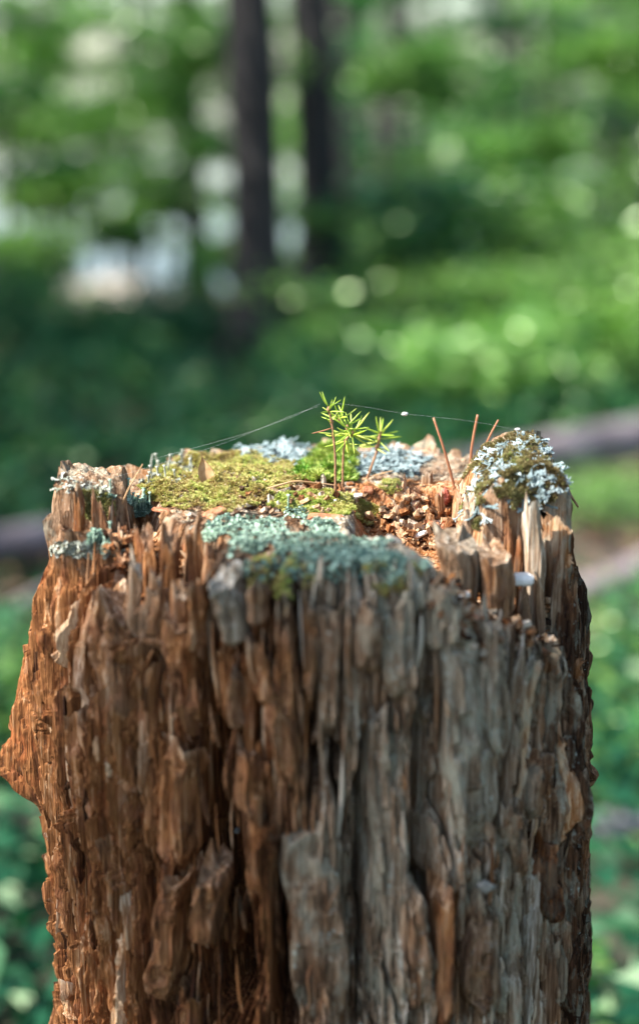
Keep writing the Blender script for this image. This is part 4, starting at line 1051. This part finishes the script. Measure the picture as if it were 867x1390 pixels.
# the two dark trunks and the slimmer ones beyond
p = gp(336, 503); tree('tree', p[0], p[1], 12, .100, 'dark tree trunk behind the left part of the stump top, nearest of the dark trunks', 1, lean=(-.012, 0), limb_z=(.42, .97), limb_len=2.0, r_top=.35)
p = gp(424, 452); tree('tree', p[0], p[1], 13, .105, 'dark bluish tree trunk straight behind the seedlings', 2, lean=(.004, .0), limb_z=(.40, .97), limb_len=2.0)
def far_x(px, dist): return (px - 433.5) / FPX * dist, dist - .95
for px, d, r0, sd, hue, lab in [(272, 9.6, .075, 3, .4, 'brown slim tree trunk just left of the nearest dark trunk'), (196, 12.5, .07, 4, .6, 'greyish tree trunk at the left behind the pale sunny ground'),
                                (527, 11.0, .075, 5, .4, 'slim dark trunk right of the bluish trunk'), (655, 13.0, .09, 6, .3, 'grey trunk in the shady wood at the right'),
                                (470, 15.0, .13, 8, .3, 'thick distant trunk right behind the bluish trunk'), (806, 12.0, .06, 7, .5, 'slim trunk near the right margin among bright leaves'), (92, 15.0, .08, 9, .8, 'pale slim trunk among bright leaves at the left margin')]:
    x, y = far_x(px, d); tree('tree', x, y, 12, r0, lab, sd, lean=(.01 * math.sin(sd), 0), limb_z=(.30, .97), limb_len=1.9, hue=hue)
# unseen canopy trees added left, right and behind to shade floor and stump
CAN = [(-4.4, 4.3, 5.2), (-3.0, 5.9, 4.6), (-4.4, 2.3, 4.5), (-8.6, 2.8, 7.0), (3.6, 5.2, 10), (5.4, 2.0, 10), (2.6, -3.4, 9), (5.0, -1.2, 10), (.4, -6.2, 9), (4.4, -6.0, 10), (-3.2, -7.2, 9)]
for i, (x, y, h) in enumerate(CAN):
    tree('tree', x, y, h, .12 + .01 * (i % 4), 'unseen dark-barked leafy tree added for shade in the ring round the clearing', 30 + i, limb_z=(.16, .98), limb_len=2.1, limbs=22, per=70, sig=.30, hue=.35, group='unseen shade trees round the clearing')
# a tree on the sunny side: one low leafy branch of it throws broken shade over the front of the stump
nq = np.array([-SUN_AZ.y, SUN_AZ.x]); nq = nq if nq[1] < 0 else -nq
rb_ = np.random.RandomState(61); nb_ = 1250
zq = .40 + .50 * rb_.rand(nb_); qq = .062 + .32 * (zq - .65) + .015 * rb_.randn(nb_) + .62 * rb_.rand(nb_)
SD = np.array(SUN_DIR)
LP = np.stack([nq[0] * qq, nq[1] * qq, zq], 1) + SD[None, :] * (5.4 + .9 * rb_.rand(nb_))[:, None]
cen = LP.mean(0); tb = np.array([cen[0] + nq[0] * 1.3, cen[1] + nq[1] * 1.3])
root = tree('tree', tb[0], tb[1], 11, .16, 'tree on the sunny side whose low branch shades the stump', 60, limb_z=(.62, .98), limb_len=1.5, limbs=12, hue=.5)
tr_ = np.array([tb[0], tb[1], float(ground_z(*tb))])
br = MB(); a0 = np.array([0, 0, cen[2] - .5]); e0_ = np.array([cen[0] - nq[0] * .2, cen[1] - nq[1] * .2, cen[2]]) - tr_
br.add(*tube([a0, a0 * .5 + e0_ * .5 + [0, 0, .12], e0_], [.03, .018, .006], 7))
for i in range(0, nb_, 60):
    q = LP[i] - tr_; k = .35 + .6 * rb_.rand(); bs = a0 * (1 - k) + e0_ * k + [0, 0, .4 * k * (1 - k)]
    br.add(*tube([bs, (bs + q) / 2 + [0, 0, .03], q], [.006, .004, .002], 5))
link('branch', br.mesh('branch', M_BARK), root)
V, T = leaves(LP - tr_, .055 * (.7 + .6 * rb_.rand(nb_)), .034 * (.7 + .6 * rb_.rand(nb_)), None, 62, .5)
link('branch_leaves', np_mesh('branch_leaves', V, None, T, dict(hue=np.repeat(.3 + .3 * rb_.rand(nb_), 4)), M_LEAF, False), root)
# far trees down the slope, in three shapes that are repeated
FARV = []
for k in range(3):
    tm, ends = trunk_mesh(9, .12, (.01, 0), 70 + k, 22, M_BARK, (.06, .97), 2.1)
    V, T, hv = clumps(ends, 27, .22, .17, .80, .40, 70 + k)
    FARV.append((tm, np_mesh('crown', V, None, T, dict(hue=hv), M_LEAF, False)))
rf = np.random.RandomState(9); cnt = 0
for d in (17, 19.5, 22, 25, 28):
    for px in np.arange(-330, 1200, 190 * 19 / d):
        pxx = px + 60 * rf.randn()
        if 280 < pxx < 410 or pxx < -600: continue
        if pxx < 200 and rf.rand() < .93: continue
        if rf.rand() < .25: continue
        x, y = far_x(pxx, d + rf.rand() * 2)
        root = empty('tree', (x, y, float(ground_z(x, y))), rf.rand() * 6.28); root.scale = (1, 1, .8 + .4 * rf.rand())
        tag(root, 'far leafy tree down the slope with foliage reaching the ground', 'tree', 'far leafy trees down the slope')
        a, b = FARV[cnt % 3]; link('trunk', a, root); link('crown', b, root); cnt += 1
# saplings and low branches (pixel column, distance, height, spread, hue)
SAP = [
    (30, 8.6, 2.6, .75, .95, 0, 'bright leafy sapling at the left margin above the pale ground'),
    (150, 10.2, 2.4, .8, .70, 0, 'leafy sapling behind the pale sunny ground at the left'),
    (218, 11.5, 2.6, .7, .40, 1, 'dark fir sapling left of the nearest dark trunk'),
    (236, 7.9, 1.30, .34, .90, 0, 'yellow-green leafy sapling just left of the nearest dark trunk'),
    (560, 8.8, 2.2, .7, .55, 0, 'leafy sapling right of the bluish trunk'),
    (620, 7.4, .72, .55, .80, 0, 'low leafy sapling behind the upright needles'),
    (735, 9.4, 2.6, .85, .35, 1, 'dark green fir sapling in the right half of the wood'),
    (790, 6.2, .44, .55, 1.0, 0, 'lowest bright yellow-green sapling at the right margin'),
    (880, 7.6, 2.0, .75, .75, 0, 'light green sapling cut off by the right margin'),
    (500, 12.5, 2.8, .8, .35, 1, 'dark fir sapling behind the seedlings, between the two trunks on the right'),
    (690, 11.8, 3.0, .9, .55, 0, 'tall leafy sapling farther back in the right half'),
    (60, 12.2, 3.0, .95, .80, 0, 'tall pale leafy sapling farther back at the left margin'),
    (590, 6.6, .70, .45, .50, 1, 'small fir sapling low behind the back edge of the stump'),
    (795, 4.2, .05, .20, 1.0, 0, 'tiny yellow-green sapling tucked between stump and log at the right'),
    (850, 3.95, .05, .20, 1.0, 0, 'tiny sunlit yellow sapling beside the log at the right'),
    (-5, 2.5, .16, .14, .85, 0, 'small green sapling low at the left margin by the stump'),
    (845, 2.9, .14, .16, .75, 0, 'small green sapling low at the right margin by the stump'),
    (850, 2.35, .10, .12, .80, 0, 'tiny seedling tree low in the right corner'),
    (560, 5.9, .38, .50, .95, 0, 'low bright sapling between the bluish trunk and the upright needles'),
    (700, 6.9, .62, .55, .90, 0, 'low green sapling right of the small fir sapling'),
    (860, 5.5, .45, .45, 1.0, 0, 'yellow-green sapling cut off by the right margin above the log'),
    (460, 7.6, .50, .50, .80, 0, 'low sapling at the foot of the bluish trunk'),
    (80, 9.4, 1.7, .7, 1.0, 0, 'bright yellow-green sapling over the pale mound'),
    (-40, 6.5, 1.8, .5, .70, 0, 'green sapling cut off by the left margin'),
]
SPR = [  # slender young stems that carry one leafy layer: column, height of the layer in the photograph, distance, spread
    (325, 70, 7.0, .30, 'slender stem whose bright leaf layer spans the top of the nearest dark trunk'), (575, 95, 7.8, .28, 'slender stem with a bright leaf layer high above the upright needles'),
    (105, 235, 9.0, .42, 'slender stem with pale leaves above the pale mound'), (20, 330, 8.4, .30, 'short stem with yellow-green leaves at the left margin beside the pale mound'),
    (650, 348, 7.2, .38, 'slender stem with a wide emerald leaf layer right of the middle'), (780, 448, 5.6, .34, 'low stem with the brightest yellow-green leaf layer above the log'),
    (700, 190, 8.6, .34, 'slender stem with a loose leaf layer in the right half'), (830, 70, 8.2, .34, 'slender stem with bright leaves in the top right corner'),
    (55, 70, 9.6, .46, 'slender stem with pale leaves in the top left corner'), (205, 140, 9.4, .32, 'slender stem with leaves left of the nearest dark trunk'),
    (545, 345, 6.6, .22, 'low stem with green leaves behind the upright needles'), (860, 400, 6.4, .30, 'low bright stem at the right margin above the log'),
    (60, 255, 9.2, .30, 'slender stem with bright leaves in front of the pale sky gap at the left margin'), (165, 300, 9.6, .26, 'short stem with bright leaves right above the pale mound'),
    (235, 262, 10.0, .26, 'slender stem with yellowish leaves just left of the nearest dark trunk'), (120, 165, 10.4, .40, 'slender stem with pale leaves high above the pale mound'),
    (10, 165, 9.0, .34, 'slender stem with light leaves halfway up the left margin'), (300, 330, 9.0, .18, 'short leafy stem at the foot of the slim brown trunk'),
    (470, 470, 6.0, .26, 'low leafy stem just behind the seedlings'), (640, 480, 5.2, .28, 'low leafy stem behind the right pillar'),
]
for i, (px, py, d, sp, lab) in enumerate(SPR):
    zc = 1.033 - (py - 120) / FPX * d; x, y = far_x(px, d); zg = float(ground_z(x, y)); h = max(zc - zg + .05, .12)
    sapling(px, d, h, sp, lab, 700 + i, 1.0 if i not in (10, 18, 19) else .8, n=64, per=15, leaf=.066, z0=max(.3, 1 - .20 / h))
for i, (px, d, h, sp, hue, fir, lab) in enumerate(SAP):
    sapling(px, d, h, sp, lab, 400 + i, hue, n=80 if h > .6 else 46, per=16, leaf=.070 if h > .6 else (.04 if h > .3 else .022), z0=.34 if h > 1 else .1, fir=bool(fir))
# logs
def log_between(name, a, b, r0, label, mat, seed, r1=None):
    a = np.array(a); b = np.array(b); t = np.linspace(0, 1, 40)[:, None]
    P = a + (b - a) * t + np.array([0, 0, .02]) * np.sin(t * 7 + seed) * r0 * 6
    R = np.linspace(r0, r1 or r0 * .8, 40) * (1 + .08 * vn(t[:, 0] * 9 + seed, 0 * t[:, 0], 3))
    V, F, T = tube(P - a, R, 16)
    o = link(name, np_mesh(name, V, F, T, None, mat), None, a); tag(o, label, 'log', 'fallen logs behind the stump'); return o
la = at_z(-60, 750, .10); lb = at_z(960, 580, .11)
la_, lb_ = la, lb
log_between('fallen_log', la, lb, .032, 'pale fallen log crossing right behind the stump', M_DEADWOOD, 1, .066)
la = at_z(772, 812, .04); lb = at_z(960, 722, .16)
log_between('fallen_log', la, lb, .030, 'bleached branch slanting up at the right margin below the log', M_DEADWOOD, 2)
M_BLUEGREY = simple_mat('blue_grey_bark', (.06, .07, .08), (.17, .18, .20), 18, .8, .5, .01)  # darker, bluer grey than the other logs
la = at_z(700, 1118, .04); lb = at_z(990, 1128, .04)
log_between('fallen_log', la, lb, .028, 'bluish grey fallen branch low at the right margin', M_BLUEGREY, 3)
la = at_z(-60, 870, .03); lb = at_z(120, 770, .05)
log_between('fallen_log', la, lb, .014, 'thin pale stick low at the left margin', M_DEADWOOD, 4)
# pale mound standing in for sunlit ground on the brow, sunlight in its colour
def sun_patch(px, py, w, d, h, label, seed):
    p = at_z(px, py, 0.02); nu, nv = 40, 22
    th = np.linspace(0, math.pi, nv)[:, None]; ph = np.arange(nu)[None, :] / nu * 2 * math.pi
    D = np.stack([sgnpow(np.sin(th), .8) * np.cos(ph), sgnpow(np.sin(th), .8) * np.sin(ph), np.cos(th) + 0 * ph], -1)
    R = 1 + .28 * fbm(D[..., 0] * 1.3 + seed, D[..., 2] * 1.5 + D[..., 1] * 1.2, 9, 4)
    V = (D * R[..., None]).reshape(-1, 3) * [w * .5, d * .5, h]
    o = link('sun_patch', np_mesh('sun_patch', V, grid_quads(nu, nv, True), None, None, simple_mat('sun_patch_tan', (.42, .36, .31), (.70, .62, .55), 9, .85, .6, .02)), None, Vector(p)); tag(o, label, 'sun_patch')
sun_patch(172, 425, .66, .6, .17, 'pale mound standing in for the sunlit ground at the left behind the stump', 3)
# undergrowth
ru = np.random.RandomState(21)
yy = .4 + 7.7 * ru.rand(5600) ** .8; xx = (ru.rand(5600) * 2 - 1) * (.30 * (yy + .95) + .5)
keep = (fbm(xx / .7, yy / .7, 14, 3) > -.18 - .05 * yy) & (np.hypot(xx, yy) > .45)
pxx, pyy = proj(np.stack([xx, yy, 0 * xx], 1)); keep &= ~((np.abs(pxx - 336) < 48) & (pyy < 545)); keep &= ~((pxx > 100) & (pxx < 250) & (pyy > 350) & (pyy < 440))
ylog = np.interp(xx, [la_[0], lb_[0]], [la_[1], lb_[1]])
keep &= ~((yy > ylog - np.where(xx > 0, 1.25, .60)) & (yy < ylog + .12) & (np.abs(xx) > .35))
xx = xx[keep]; yy = yy[keep]
C = np.stack([xx, yy, ground_z(xx, yy) + .02 + .16 * ru.rand(len(xx)) ** 1.5], 1)
V, T, hv = clumps(C, 12, .055, .05, .28 - .25 * (C[:, 1] < 1.3) + .20 * sst(.1, 1.0, C[:, 0] / (.1 * (C[:, 1] + 1.5))), .34, 22, .55, .6)
o = link('undergrowth', np_mesh('undergrowth', V, None, T, dict(hue=hv), M_UNDER, False)); tag(o, 'low leafy undergrowth covering the forest floor behind the stump', 'undergrowth', None, 'stuff')
# leaf litter
nl = 6000; yl = 1.9 + 6.5 * ru.rand(nl); xl = (ru.rand(nl) * 2 - 1) * (.3 * (yl + .95) + .5)
k = np.hypot(xl, yl) > .3; xl = xl[k]; yl = yl[k]
M_LITTER = leaf_mat('fallen_leaves', [(0, (.07, .035, .02)), (.5, (.19, .115, .075)), (1, (.36, .27, .20))], (1, .8, .6), .15, .03)
V, T = leaves(np.stack([xl, yl, ground_z(xl, yl) + .008 + .012 * ru.rand(len(xl))], 1), .05 * (.5 + ru.rand(len(xl))), .03 * (.5 + ru.rand(len(xl))), None, 31, .85)
o = link('fallen_leaves', np_mesh('fallen_leaves', V, None, T, dict(hue=np.repeat(ru.rand(len(xl)), 4)), M_LITTER, False)); tag(o, 'brown fallen leaves scattered over the forest floor', 'leaf litter', None, 'stuff')
